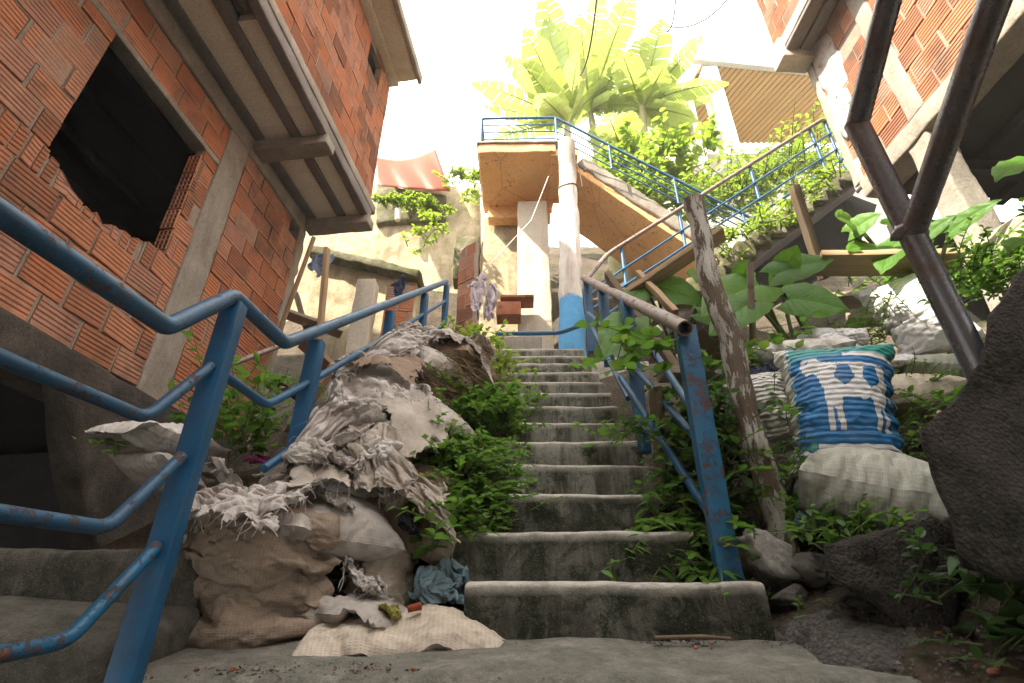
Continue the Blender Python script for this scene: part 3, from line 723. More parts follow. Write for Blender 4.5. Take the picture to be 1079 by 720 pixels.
# ------------------------------------------------------------------ main stairs
E3 = (V((1, 0, 0)), V((0, 1, 0)), V((0, 0, 1)))
stairs = empty('concrete_stairs', (.2, Y1, 0), 'long straight flight of mossy concrete steps climbing up the middle between two blue handrails', 'stairs')
for n in range(13):
    x0, x1 = (-.19, .80) if n == 0 else (-.30, .672 - .003 * n)
    x0 += rnd.uniform(-.02, .02); x1 += rnd.uniform(-.012, .012)
    y0 = Y1 + RUN * n + rnd.uniform(-.006, .006); z1 = Z1 + RISE * n; h = RISE + .05 if n else .25
    dep = .44 if n < 12 else .5
    mb = MB(); tilt = rnd.uniform(-.006, .006)
    def worn(P, n=n):
        x, y, z = P
        if z > 0 and y < 0:     # nosing rounded by feet, chipped here and there
            z -= .014 * max(0, 1 - ((y + dep / 2) / .05)) * (.6 + .8 * abs(noise.noise((x * 5, n * 3.3, 0)))) * (1.0 if y < -dep / 2 + .06 else 0)
        return [x, y, z + tilt * x * 3 - .012 * (y / dep) * 0]
    gridbox(mb, ((x0 + x1) / 2, y0 + dep / 2, z1 - h / 2), E3, ((x1 - x0) / 2, dep / 2, h / 2), .028, .014, .005, 5, seed=n * 5, shape=worn, rn=lambda P, h=h, dep=dep: max(0., min(1., (P[2] - h / 2 + .032) / .014)) * (1. if P[2] > h / 2 - .032 else 0.))  # rn marks the top edge pale, painting the light on the nosing
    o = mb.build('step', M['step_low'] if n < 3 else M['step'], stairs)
    if n == 0: o['label'] = 'lowest step, wider and darker than the rest, green with moss'
mb = MB(); gridbox(mb, (-.03, 1.80, -.20), E3, (1.10, .19, .20), .04, .03, .010, 4, seed=3, rn=.3, shape=lambda P: [P[0], P[1], P[2] + (.0 if P[2] < 0 else .055 * (P[1] / .19) * .9 - .0)])
o = mb.build('kerb_step', M['step_low']); o.data.transform(Matrix.Translation((0, 0, -.02))); tag(o, 'low worn concrete kerb step along the very bottom, strewn with pebbles', 'step')
mb = MB(); gridbox(mb, (.1, 6.25, ZT - .17), E3, (1.25, 1.12, .16), .08, .02, .006, 4, rn=.85)
o = mb.build('landing', M['step']); tag(o, 'concrete landing at the head of the stairs', 'landing', kind='structure')
# side stair at the left foot, under the house
ls = empty('side_steps', (-2.2, 1.8, -.3), 'two dark broad concrete steps at the lower left leading under the brick house', 'stairs')
mb = MB(); gridbox(mb, (-2.15, 1.78, -.13), E3, (1.12, .17, .215), .06, .035, .012, 3.5, seed=9, rn=.12, shape=lambda P: [P[0], P[1], P[2] + (.055 * (P[1] / .17) + .02 * math.sin(P[0] * 4) if P[2] > 0 else 0)]); mb.build('step', M['step_shade'], ls)
mb = MB(); gridbox(mb, (-2.2, 2.22, .07), E3, (1.15, .30, .225), .06, .03, .012, 3.5, seed=14, rn=.05); mb.build('step', M['step_shade'], ls)

# ------------------------------------------------------------------ brick walls
def bricks(mbb, mbm, F, s0, s1, z0, z1, holes=(), skip=None, lim=None, L=.29, H=.19, j=.012, dep=.09, r=None, out=0.0, mort=.013):
    """courses of hollow clay blocks; F(s,z,n) -> world point, n outwards"""
    r = r or random.Random(5); k = 0; z = z0
    while z < z1 - .03:
        h = min(H, z1 - z - j); s = s0 - (L + j) * ((k % 2) * .5 + r.uniform(-.06, .06)) ; row = []
        while s < s1:
            a, b = max(s, s0), min(s + L, s1); s += L + j
            if b - a > .03: row.append((a, b))
        for (ha, hb, hz0, hz1) in holes:
            if z + h * .5 > hz0 and z + h * .5 < hz1:
                nr = []
                for a, b in row:
                    if b <= ha or a >= hb: nr.append((a, b)); continue
                    if ha - a > .04: nr.append((a, ha))
                    if b - hb > .04: nr.append((hb, b))
                row = nr
        if lim and lim(k):
            nr = []
            for a, b in row:
                if b < lim(k)[0] or a > lim(k)[1]: nr.append((a, b)); continue
                q = a
                while q < b - .01: e = min(b, q + r.uniform(.05, .10)); e = b if b - e < .03 else e; nr.append((q, e)); q = e
            row = nr
        for a, b in row:
            if skip and skip((a + b) / 2, z + h / 2): continue
            rn = r.random(); o = out + r.gauss(0, .003) - (.03 if r.random() < .02 else 0); tz = r.gauss(0, .0022); ja, jb = r.uniform(0, .012), r.uniform(0, .012)
            a2, b2 = a + ja, b - jb; c = .005
            prof = [(0, -dep), (0, -c), (c, 0)]
            for q in (.18, .34, .5, .66, .82):
                y = q * h; prof += [(y - .010, 0), (y - .005, -.0045), (y + .005, -.0045), (y + .010, 0)]
            prof += [(h - c, 0), (h, -c), (h, -dep)]
            vs = []; lc = []
            for ss in (a2, b2):
                e = tz if ss == a2 else -tz
                for (v, nn) in prof:
                    if lim and lim(k): v = min(v, h * lim(k)[2](ss, r))
                    jit = .0015 * noise.noise((ss * 40, (z + v) * 60, 0))
                    vs.append(F(ss + (jit * 2), z + v + e, o + nn + (e * .8 if nn > -dep else 0))); lc.append((ss, v, k))
            n = len(prof); f = [(i, i + 1, n + i + 1, n + i) for i in range(n - 1)] + [tuple(range(n - 1, -1, -1)), tuple(range(n, 2 * n))]
            mbb.add(vs, f, rn, False, loc=lc)
            q = j * .5 + .004
            hh = h if not (lim and lim(k)) else h * min(lim(k)[2](a, r), lim(k)[2](b, r))
            e0, e1, f0, f1 = max(a - q, s0), min(b + q, s1), max(z - q, z0), min(z + hh + (q if hh == h else -.01), z1)
            for (ha, hb, hz0, hz1) in holes:
                if f1 > hz0 + .02 and f0 < hz1 - .02:
                    if a >= hb - .01: e0 = max(e0, hb)
                    if b <= ha + .01: e1 = min(e1, ha)
            mo = out - mort + r.choice((-.003, -.002, .0, .0, .002, .004, .007))
            vs = [F(e0, f0, mo), F(e1, f0, mo), F(e1, f1, mo), F(e0, f1, mo), F(e0, f0, mo - .07), F(e1, f0, mo - .07), F(e1, f1, mo - .07), F(e0, f1, mo - .07)]
            mbm.add(vs, [(0, 1, 2, 3), (1, 5, 6, 2), (4, 0, 3, 7), (3, 2, 6, 7), (4, 5, 1, 0)], .5)
        z += H + j; k += 1

def fbox(mb, F, s0, s1, z0, z1, n0, n1, res=.08, r=.01, amp=.005, fs=5, seed=0, rn=.5):
    """block in a wall's own frame"""
    o = F(0, 0, 0); S = (F(1, 0, 0) - o); N = (F(0, 0, 1) - o)
    gridbox(mb, F((s0 + s1) / 2, (z0 + z1) / 2, (n0 + n1) / 2), (S, N, UP), ((s1 - s0) / 2, (n1 - n0) / 2, (z1 - z0) / 2), res, r, amp, fs, rn, seed)

def block_end(mb, mbd, F, s, z0, z1, n0, n1, sg=1):
    """open end of hollow blocks: clay webs standing proud of cells painted near black as shade, facing along s"""
    z = z0; rr = random.Random(3)
    while z < z1 - .05:
        h = min(.19, z1 - z); w = n1 - n0
        fbox(mbd, F, min(s, s - sg * .05), max(s, s - sg * .05), z + .004, z + h - .004, n0 + .004, n1 - .004, .3, .002, 0)
        e = s + sg * rr.uniform(0.004, .015)
        for i in range(3 + 1):
            a = n0 + (w - .008) * i / 3; fbox(mb, F, min(s, e) - .002, max(s, e), z, z + h, a, a + .009, .3, .002, 0, rn=rr.random())
        for i in range(4 + 1):
            a = z + (h - .010) * i / 4; fbox(mb, F, min(s, e) - .0025, max(s, e) - .0012, a, a + .0095, n0, n1, .3, .002, 0, rn=rr.random())
        z += .202

# ------------------------------------------------------------------ left house
hL = math.radians(6); SL = V((math.sin(hL), math.cos(hL), 0)); NL = V((math.cos(hL), -math.sin(hL), 0)); OL = V((-3, 0, 0))
def FL(s, z, n): return OL + SL * s + NL * n + UP * z
cy = math.cos(hL)
house = empty('brick_house', FL(2.5, 1.3, -1.5), 'unfinished red clay block house on the left with an overhanging upper floor above the stairs', 'house')
b, m = MB(), MB()
S0, S1 = -5.0, 4.90
ZB, ZS = 1.57, 4.40
win = (2.21, 3.225, 2.62, 3.675)
rs = random.Random(8)
gone = {}
def skipL(s, z):      # broken sill, low on the far side of the opening
    return False
def broken(k):     # ragged, knocked out sill
    if k != 4: return None
    def f(s, r):
        T = [(2.20, 1), (2.32, .8), (2.40, .42), (2.52, .30), (2.66, .22), (2.78, .5), (2.90, .55), (3.02, .9), (3.06, 1), (9, 1)]
        for (a, x), (b, y) in zip(T[:-1], T[1:]):
            if a <= s <= b: return min(1, x + (y - x) * (s - a) / (b - a) + (.22 * noise.noise((s * 31, 0, 0)) if x < 1 or y < 1 else 0))
        return 1
    return 2.2, 3.06, f
bricks(b, m, FL, S0, 3.40, ZB, 3.72, [win], skipL, broken, r=random.Random(21))
bricks(b, m, FL, S0, 3.40, 3.76, 4.17, [], None, r=random.Random(22))
wl = b.build('brick_wall', M['brick'], house); wl['label'] = 'shaded lower block wall with a broken window hole'; m.build('mortar', M['mortar'], wl); b, m = MB(), MB()
bricks(b, m, FL, 3.70, 4.80, ZB, 4.17, [], lambda s, z: s > 4.70 and noise.noise((s * 9, z * 4, 0)) > .1, r=random.Random(23))
wl = b.build('brick_wall', M['brick'], house); wl['label'] = 'shaded strip of block wall beyond the concrete pillar'
m.build('mortar', M['mortar'], wl)
c = MB()
fbox(c, FL, 3.405, 3.695, 1.42, 4.36, -.12, .006, .05, .02, .014, 7, 3)
fbox(c, FL, 4.79, 4.93, 1.3, 4.36, -.14, .004, .05, .02, .016, 8, 5)
fbox(c, FL, S0, 3.40, 3.69, 3.75, -.12, .010, .06, .01, .006, 6, 7)
fbox(c, FL, S0, 4.9, 4.18, 4.37, -.14, .012, .06, .02, .014, 7, 9)
c.build('concrete_frame', M['conc'], house)
c = MB(); fbox(c, FL, S0, 4.9, 1.30, 1.565, -.25, .02, .05, .03, .016, 5, 11)
slab_poly(c, [FL(2.75, 1.32, .0), FL(4.9, 1.32, .0), FL(4.9, -.2, .0), FL(3.7, .1, .0), FL(3.05, .85, .0)], NL * .16, .08, .016, 6, seed=4)
c.build('foundation', M['conc_dark'], house)
# jamb of the opening: open block ends
b, d = MB(), MB(); block_end(b, d, FL, 3.222, 2.62, 3.66, -.115, -.004, -1)
jm = b.build('window_jamb', M['brick'], house); d.build('block_cells', M['void'], jm)
# dark room behind
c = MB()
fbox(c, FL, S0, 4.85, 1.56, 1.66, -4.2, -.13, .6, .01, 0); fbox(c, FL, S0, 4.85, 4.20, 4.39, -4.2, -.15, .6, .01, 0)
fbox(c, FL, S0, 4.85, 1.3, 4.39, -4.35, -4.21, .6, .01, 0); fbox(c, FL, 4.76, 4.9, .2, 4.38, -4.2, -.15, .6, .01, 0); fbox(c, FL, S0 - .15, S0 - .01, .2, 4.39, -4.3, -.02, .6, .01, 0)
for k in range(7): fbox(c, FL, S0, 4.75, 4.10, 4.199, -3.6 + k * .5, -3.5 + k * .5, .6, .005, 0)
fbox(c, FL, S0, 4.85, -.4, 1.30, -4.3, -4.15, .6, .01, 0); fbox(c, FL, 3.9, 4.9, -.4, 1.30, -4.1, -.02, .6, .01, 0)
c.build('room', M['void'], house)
# overhang: soffit of joists and cream fillers
NO = .744
c = MB(); fl = MB()
fbox(c, FL, S0, 4.95, 4.385, 4.50, 0, .10, .3, .008, .003); fbox(c, FL, S0, 4.95, 4.372, 4.50, .375, .470, .2, .01, .003, seed=2); fbox(c, FL, S0, 4.95, 4.36, 4.50, .655, NO + .004, .12, .012, .006, seed=3)
sf = c.build('soffit_joists', M['joist'], house)
for (n0, n1) in ((.103, .372), (.473, .652)):
    s = S0
    while s < 4.9:
        if not (n0 > .4 and 2.30 < s < 2.42): fbox(fl, FL, s, min(s + .1985, 4.93), 4.402 + rnd.uniform(-.001, .001), 4.49, n0, n1, .3, .002, .001, rn=rnd.random())
        s += .2
fl.build('soffit_panel', M['filler'], house)
for s in (3.80, 4.93):
    c = MB(); fbox(c, FL, s - .09, s + .09, 4.25, 4.372, -.02, NO + .02, .06, .015, .006, seed=s); c.build('cross_beam', M['conc'], house)
c = MB(); fbox(c, FL, S0, 5.02, 4.502, 4.62, -.1, NO + .012, .07, .015, .007, seed=6); c.build('floor_slab', M['conc'], house)
uw = []
for (px, py) in ((388, 58), (395, 21), (405, 58), (394, 80)):
    p = WL(px, py, -2.256, 6); uw.append(((p - OL).dot(SL), p.z))
ws0, ws1 = uw[0][0], uw[2][0]; wz0, wz1 = uw[0][1] - .02, 6.55
b, m = MB(), MB()
bricks(b, m, lambda s, z, n: FL(s, z, n + NO), S0, 4.88, 4.625, 6.74, [(ws0, ws1, wz0 - .1, wz1)], None, r=random.Random(31))
wl = b.build('brick_wall', M['brick'], house); wl['label'] = 'sunlit upper block wall'
m.build('mortar', M['mortar'], wl)
b, d = MB(), MB(); block_end(b, d, lambda s, z, n: FL(s, z, n + NO), ws1, wz0, wz1 - .1, -.11, -.004, -1); jm = b.build('window_jamb', M['brick'], house); d.build('block_cells', M['void'], jm)
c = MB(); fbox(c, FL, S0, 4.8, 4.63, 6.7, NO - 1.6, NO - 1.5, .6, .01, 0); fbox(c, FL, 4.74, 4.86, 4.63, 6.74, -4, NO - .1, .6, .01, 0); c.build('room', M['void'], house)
c = MB(); fbox(c, FL, S0, 4.93, 6.75, 6.80, -4, NO + .10, .2, .008, .003); fbox(c, FL, S0, 4.90, 6.80, 6.90, -4, NO + .36, .15, .012, .008, 4, seed=4); c.build('roof_slab', M['conc_pale'], house)
c = MB(); fbox(c, FL, S0, 4.95, 6.775, 6.93, NO + .365, NO + .42, .1, .01, .006, seed=8); c.build('roof_edge', M['conc'], house)

# ------------------------------------------------------------------ right house
hR = math.radians(-4); SR = V((math.sin(hR), math.cos(hR), 0)); NR = V((-math.cos(hR), math.sin(hR), 0)); OR_ = V((3.3, 0, 0))
def FR(s, z, n): return OR_ + SR * s + NR * n + UP * z
def sz(px, py): p = WL(px, py, 3.3, -4); return (p - OR_).dot(SR), p.z
house2 = empty('brick_house', FR(2.4, 3.4, -1), 'orange clay block house on concrete stilts at the upper right, behind the steel pipes', 'house')
sc_, zc_ = sz(901, 202); se = sz(877, 124)[0] * .5 + sz(858, 67)[0] * .5
zbt = (sz(969, 113)[1] + zc_) / 2; zbb = (sz(968.6, 145.5)[1] + sz(904.5, 220)[1]) / 2
b, m = MB(), MB()
pl = sz(930, 55)[0]
ztop = sz(857, 55)[1]
bricks(b, m, FR, -4.0, pl - .08, zbt, 7.2, [], None, r=random.Random(41))
wl = b.build('brick_wall', M['brick'], house2); m.build('mortar', M['mortar'], wl); b, m = MB(), MB()
bricks(b, m, FR, pl + .08, se, zbt, 8.0, [], None, r=random.Random(42))
wl = b.build('brick_wall', M['brick'], house2); m.build('mortar', M['mortar'], wl)
c = MB(); fbox(c, FR, -4.0, se + .03, zbb, zbt - .004, -.22, .02, .05, .02, .012, 6, 3); fbox(c, FR, pl - .085, pl + .085, zbt, 8.0, -.12, .010, .05, .02, .014, 7, 4)
fbox(c, FR, se + .001, se + .09, zbt, 8.0, -3.4, .012, .12, .015, .008, 6, 5)
c.build('concrete_frame', M['conc'], house2)
c = MB()   # mortar splashed over the blocks
for (poly, k) in (([(852, 50), (872, 34), (888, 62), (896, 92), (880, 108), (864, 92)], 1), ([(872, 100), (893, 92), (905, 120), (895, 150), (880, 140)], 2), ([(893, 175), (905, 165), (912, 190), (903, 205)], 3)):
    pp = [WL(px, py, 3.3, -4) + NR * .008 for px, py in poly]; slab_poly(c, pp, NR * -.02, .05, .02, 9, seed=k)
c.build('plaster', M['plaster'], house2)
c = MB(); zj = zbb + .02
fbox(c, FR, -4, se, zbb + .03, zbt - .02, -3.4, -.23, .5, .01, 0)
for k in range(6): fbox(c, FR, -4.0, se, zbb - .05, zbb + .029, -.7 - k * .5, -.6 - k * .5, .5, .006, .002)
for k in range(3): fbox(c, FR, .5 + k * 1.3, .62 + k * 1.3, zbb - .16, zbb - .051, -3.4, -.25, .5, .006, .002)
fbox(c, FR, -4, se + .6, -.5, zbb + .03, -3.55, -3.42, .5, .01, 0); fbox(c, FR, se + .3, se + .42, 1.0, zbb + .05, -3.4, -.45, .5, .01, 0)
c.build('floor_underside', M['void'], house2)  # near black colour puts the shade under the floor
for (a0, a1, nn) in ((sz(966, 150)[0], None, -.1), (sz(1009, 150)[0] - .25, None, -.75)):
    c = MB(); fbox(c, FR, a0 - .10, a0 + .10, 1.2, zbb + .01, nn - .1, nn + .1, .06, .02, .012, 5, nn); c.build('stilt', M['conc'], house2)
# jutting upper floor
zs2 = sz(857, 49)[1]; q = AZ(826, 49, zs2); n_out = (q - OR_).dot(NR)
q2 = (AZ(826, 49, zs2) - OR_).dot(SR)
c = MB(); fbox(c, FR, 1.0, q2, zs2, zs2 + .14, 0.012, n_out, .15, .015, .006, 5, 2)
c.build('floor_slab', M['conc_pale'], house2)
c = MB(); fbox(c, FR, 1.0, q2, zs2 - .05, zs2 - .001, .03, .14, .2, .01, .004); fbox(c, FR, 1.0, q2, zs2 - .05, zs2 - .001, n_out - .13, n_out - .01, .2, .01, .004); c.build('soffit_joists', M['joist'], house2)
c = MB(); fbox(c, FR, q2 + .002, q2 + .20, zs2 - .14, zs2 + .16, .0, n_out + .03, .08, .015, .006, 5, 3); c.build('cross_beam', M['conc_pale'], house2)
b, m = MB(), MB(); bricks(b, m, lambda s, z, n: FR(s, z, n + n_out - .02), 1.0, q2 + .15, zs2 + .165, 10.0, [], None, r=random.Random(51)); wl = b.build('brick_wall', M['brick'], house2); m.build('mortar', M['mortar'], wl)
c = MB(); fbox(c, FR, 1.0, q2 + .15, zs2 + .15, 10, -3, n_out - .12, .6, .01, 0); c.build('room', M['conc_pale'], house2)
rh = MB(); gridbox(rh, (0, -5.2, 1.5), E3, (6.5, .3, 5.2), .5, .02, .01, 3); tag(rh.build('light_blocker', M['conc']), 'plain unseen wall added behind the viewer to block light', 'house')  # unseen wall added behind the camera to keep light off the foreground
# ------------------------------------------------------------------ blue handrails of the main stairs
WR, HR = -1.12, 4.1
def RL(px, py): return WL(px, py, WR, HR)
def channel_post(mb, base, top, wd=.088, dp=.045, t=.006, face=1):
    """pressed-steel channel: a flat front and two flanges"""
    b, tp = V(base), V(top); d = (tp - b); L = d.length; d.normalize(); X = V((1, 0, 0)); X = (X - d * X.dot(d)).normalized(); Y = d.cross(X)
    for (cx, cyy, hx, hy) in ((0, 0, wd / 2, t), (wd / 2 - t, dp * .5 + .001, t, dp * .5), (-wd / 2 + t, dp * .5 + .001, t, dp * .5)):
        gridbox(mb, (b + tp) / 2 + X * cx + Y * cyy * face, (d, X, Y), (L / 2, hx, hy), .12, .003, .0015, 9)
lr = empty('handrail', RL(132, 689), 'blue steel handrail with bent pipes along the left side of the stairs', 'handrail')
posts = [((132, 691), (245, 318)), ((296, 490), (333, 358)), ((399, 420), (411, 328)), ((440, 385), (447.5, 309)), ((464, 372), (470.5, 300))]
for (a, b_) in posts:
    tp = RL(*b_); Q = V((tp.x, tp.y, 0)); d = ray(*a); bz = d.z / d.y * tp.y
    mb = MB(); channel_post(mb, (tp.x, tp.y, bz - .12), tp, wd=.070 if a[0] < 350 else .06); o = mb.build('post', M['blue'], lr)
top = bendy([RL(-60, 184), RL(0, 225), RL(176, 345), RL(246, 312), RL(300, 362), RL(470, 297)], .028, 3)
mb = MB(); tube(mb, resample(top, .08), .0275, 16, amp=.0012, fs=14); mb.build('top_rail', M['blue_worn'], lr)
mb = MB(); tube(mb, bendy([RL(-50, 354), RL(0, 377), RL(153, 441), RL(222, 386)], .04), .0175, 12); mb.build('lower_rail', M['blue_worn'], lr)
mb = MB(); tube(mb, bendy([RL(226, 388), RL(281, 427), RL(328, 402), RL(405, 356), RL(470, 317)], .04), .017, 10); mb.build('lower_rail', M['blue'], lr)
mb = MB(); tube(mb, bendy([RL(-50, 534), RL(0, 541), RL(113, 557), RL(192, 481)], .04), .018, 12); mb.build('lower_rail', M['blue_worn'], lr)
mb = MB(); tube(mb, bendy([RL(-50, 697), RL(0, 690), RL(72, 675), RL(166, 575)], .04), .0175, 12); mb.build('lower_rail', M['blue_rust'], lr)
mb = MB(); tube(mb, [RL(278, 494), RL(318, 466), RL(362, 430), RL(404, 402), RL(470, 337)], .017, 10); mb.build('lower_rail', M['blue'], lr)

rr_ = empty('handrail', (.74, 2.1, .2), 'shorter blue handrail on the right of the stairs with a brown open ended top pipe', 'handrail')
pA = AY(718, 345, 2.10); pA0 = AY(772, 606, 2.10); pB = AY(659, 316, 2.95); pB0 = AY(677, 456, 2.95); pC = AY(615, 293, 4.62)
line = lambda x, y, t=None: None
for (b0, tp, mt, wd) in ((pA0, pA, 'blue_rust', .088), (pB0, pB, 'blue', .075)):
    mb = MB(); gridbox(mb, (b0 + tp) / 2 - UP * .06, (UP, V((1, 0, 0)), V((0, 1, 0))), ((tp - b0).length / 2 + .06, wd / 2, .03), .12, .008, .004, 7); o = mb.build('post', M[mt], rr_)
    if mt == 'blue_rust': o['label'] = 'leaning rust-bottomed front post'
for (a, b_) in (((639, 362), (636, 308)), ((622, 352), (619, 298))):
    Y = 3.75 if a[0] > 630 else 4.5
    tp = AY(*b_, Y); b0 = AY(*a, Y); mb = MB(); gridbox(mb, (b0 + tp) / 2 - UP * .1, (UP, V((1, 0, 0)), V((0, 1, 0))), ((tp - b0).length / 2 + .1, .04, .025), .12, .006, .003, 7); mb.build('post', M['blue'], rr_)
pipe0 = AY(722, 346, 2.02)
mb = MB(); tube(mb, [pC, pipe0], .034, 18, cap=False); tube(mb, [pC, pipe0 + (pC - pipe0).normalized() * .004], .028, 18, cap=False); tube(mb, [pC.lerp(pipe0, .90), pC.lerp(pipe0, .905)], .0285, 18)
d_, s_, u_ = frame(pipe0 - pC); ring = []
for k in range(18):
    a = 2 * math.pi * k / 18; ring += [pipe0 + (s_ * math.cos(a) + u_ * math.sin(a)) * .034, pipe0 + (s_ * math.cos(a) + u_ * math.sin(a)) * .028]
mb.add(ring, [(2 * k, (2 * k + 2) % 36, (2 * k + 3) % 36, 2 * k + 1) for k in range(18)])
o = mb.build('top_rail', M['brown_rail'], rr_); o['label'] = 'brown worn pipe with an open cut end'
for (a, Ya, b_, Yb) in (((654, 398), 2.85, (757, 556), 2.1), ((667, 386), 2.9, (745, 475), 2.12), ((620, 330), 4.4, (668, 372), 2.95), ((624, 345), 4.3, (662, 420), 3.0), ((690, 372), 2.7, (735, 440), 2.12)):
    mb = MB(); tube(mb, [AY(*a, Ya), AY(*b_, Yb)], .017, 10); mb.build('lower_rail', M['blue'], rr_)

# bar across the head of the stairs
hb = empty('barrier_rail', AY(525, 352, 5.0), 'thin blue bar across the head of the stairs beside the white pillar', 'railing')
mb = MB(); tube(mb, bendy([AY(522, 352, 5.0), AY(590, 351, 5.0), AY(612, 343, 4.8)], .08), .024, 10); mb.build('rail', M['blue'], hb)
mb = MB(); a = AY(524, 352, 5.0); tube(mb, [a, (a.x, a.y, ZT - .05)], .02, 10); mb.build('post', M['blue'], hb)

# ------------------------------------------------------------------ white and blue pillar
pa = V((.555, 5.22, ZT - .05)); pb = AY(597, 150, 5.35)
mb = MB(); n = 26; pts = [pa.lerp(pb, i / n) for i in range(n + 1)]
tube(mb, pts, [.150 - .035 * (i / n) + .006 * math.sin(i * 2.1) for i in range(n + 1)], 22, amp=.02, fs=3)
o = mb.build('pillar', M['pillar']); tag(o, 'round white pillar with blue painted foot and weathered top at the head of the stairs', 'pillar')
# wire loop round it
mb = MB(); q = pa.lerp(pb, .735)
tube(mb, [q + V((math.cos(a / 16 * 6.2832) * .135, math.sin(a / 16 * 6.2832) * .135, .02 * math.sin(a))) for a in range(17)], .009, 6); tube(mb, [q + V((.13, -.03, .0)), q + V((.19, -.05, .02)), q + V((.17, -.03, .35)), q + V((.08, -.07, .62))], .006, 6)
tag(mb.build('wire_loop', M['twig']), 'loop of old wire twisted round the upper part of the white pillar', 'wire')

# leaning post with peeling paint
pa2, pb2 = D(826, 580, 2.2), D(728, 210, 2.85)
mb = MB(); n = 30; pts = [pa2.lerp(pb2, i / n) + V((.012 * math.sin(i * .5), 0, 0)) for i in range(n + 1)]; pts[0] -= UP * .0; pts.insert(0, pts[0] - UP * .12 + V((.02, 0, 0)))
tube(mb, pts, [.058 - .010 * abs(i - 8) / 22 + .003 * math.sin(i * 1.7) for i in range(n + 2)], 14, amp=.006, fs=9)
o = mb.build('wooden_post', M['wood_peel']); tag(o, 'round old wooden post with flaking white paint leaning beside the right handrail', 'post')

# ------------------------------------------------------------------ first upper flight, rising to the right
YA = 5.05
st1 = empty('upper_flight', AY(690, 345, YA), 'mossy concrete flight seen from the side, rising to the right behind the leaning post', 'stairs')
a0, a1 = AY(690, 330, YA), AY(893, 180, YA)
mb = MB(); u1 = (a1 - a0).normalized(); L = (a1 - a0).length
nrm = V((-u1.z, 0, u1.x))
gridbox(mb, (a0 + a1) / 2 - nrm * .16 + V((0, .55, 0)), (u1, V((0, 1, 0)), nrm), (L / 2 + .1, .52, .05), .12, .02, .008, 4); mb.build('soffit_slab', M['joist'], st1)
mb = MB(); slab_poly(mb, [AY(x, y, 5.35) for x, y in ((672, 352), (760, 292), (893, 202), (925, 215), (905, 262), (800, 330), (700, 372))], (0, .2, 0), .15, .02, 3, seed=5); mb.build('shade_panel', M['void'], st1)  # near black panel added where only shade lies under the flight
for k in range(13):
    p = a0.lerp(a1, (k + .5) / 13); mb = MB()
    gridbox(mb, p + V((0, .5, -.06)), E3, (L * u1.x / 26 + .02, .56, .11), .07, .03, .022, 6, seed=k * 3); mb.build('step', M['moss'], st1)
r1 = empty('handrail', AY(615, 293, YA), 'slim blue railing of several bars rising to the right above the mossy flight', 'railing')
rails = [((617, 296), (640, 268), (868, 125), (884, 132), .026), ((620, 312), (650, 288), (876, 140), None, .013), ((625, 325), (655, 303), (882, 157), None, .013), ((632, 337), (668, 312), (888, 168), None, .018)]
for (p0, p1_, p2_, p3_, rad) in rails:
    mb = MB(); pp = [AY(*p0, 4.75), AY(*p1_, YA - .05), AY(*p2_, YA - .05)] + ([AY(*p3_, YA - .05)] if p3_ else [])
    tube(mb, bendy(pp, .12), rad, 10); o = mb.build('top_rail' if rad > .02 else 'bar', M['brown_rail'] if rad > .02 else M['blue'], r1)
for (a, b_) in (((868, 127), (893, 176)), ((853, 136), (866, 178)), ((790, 176), (803, 222)), ((715, 223), (735, 268)), ((655, 262), (664, 310))):
    mb = MB(); A0, B0 = AY(*a, YA - .03), AY(*b_, YA - .03); tube(mb, [A0, (A0.x, A0.y, B0.z - .12)], .022, 8); mb.build('post', M['blue'], r1)

# ------------------------------------------------------------------ second upper flight and landing, underside coloured as orange bounced light
YL0, YL1 = 5.55, 6.85
zl = AY(545, 160, YL0).z
xl0, xl1 = AY(504, 160, YL0).x, AY(586, 158, YL0).x
st2 = empty('overhead_stairs', (0, 6.2, zl), 'concrete landing and flight overhead with an orange underside, falling to the right behind the pillar', 'stairs')
mb = MB(); gridbox(mb, ((xl0 + xl1) / 2, (YL0 + YL1) / 2, zl + .08), E3, ((xl1 - xl0) / 2, (YL1 - YL0) / 2, .085), .1, .02, .012, 4, seed=2); o = mb.build('landing_slab', M['soffit'], st2)
mb = MB(); gridbox(mb, ((xl0 + xl1) / 2, (YL0 + YL1) / 2, zl + .185), E3, ((xl1 - xl0) / 2 + .03, (YL1 - YL0) / 2 + .03, .022), .1, .01, .008, 4, seed=4); mb.build('landing_top', M['conc'], st2)
mb = MB(); gridbox(mb, ((xl0 + xl1) / 2 + .02, YL1 - .10, zl - .12), E3, ((xl1 - xl0) / 2 - .06, .10, .13), .1, .02, .012, 4, seed=5); mb.build('beam', M['soffit'], st2)
f0, f1 = AY(608, 181, YL0 + .3), AY(775, 292, YL0 + .3)
u2 = (f1 - f0).normalized(); n2 = V((-u2.z, 0, u2.x)); L2 = (f1 - f0).length
mb = MB(); gridbox(mb, (f0 + f1) / 2 + n2 * .07 + V((0, .62, 0)), (u2, V((0, 1, 0)), n2), (L2 / 2 + .12, .62, .07), .1, .015, .008, 4, seed=7); o = mb.build('flight_slab', M['soffit'], st2)
mb = MB(); gridbox(mb, (xl1 + .12, YL0 + .55, zl + .05), E3, (.20, .5, .08), .1, .02, .01, 4, seed=8); mb.build('corner_slab', M['soffit'], st2)
for k in range(14):
    p = f0.lerp(f1, (k + .5) / 14); mb = MB(); gridbox(mb, p + n2 * .15 + V((0, .60, .05)), E3, (L2 * abs(u2.x) / 28 + .01, .63, .085), .07, .02, .014, 6, seed=k); mb.build('step', M['conc'], st2)
mb = MB(); gridbox(mb, (f0 + f1) / 2 + n2 * .19 + V((0, -.005, 0)), (u2, V((0, 1, 0)), n2), (L2 / 2 + .1, .045, .10), .09, .03, .022, 6, seed=17); mb.build('side_kerb', M['conc'], st2)
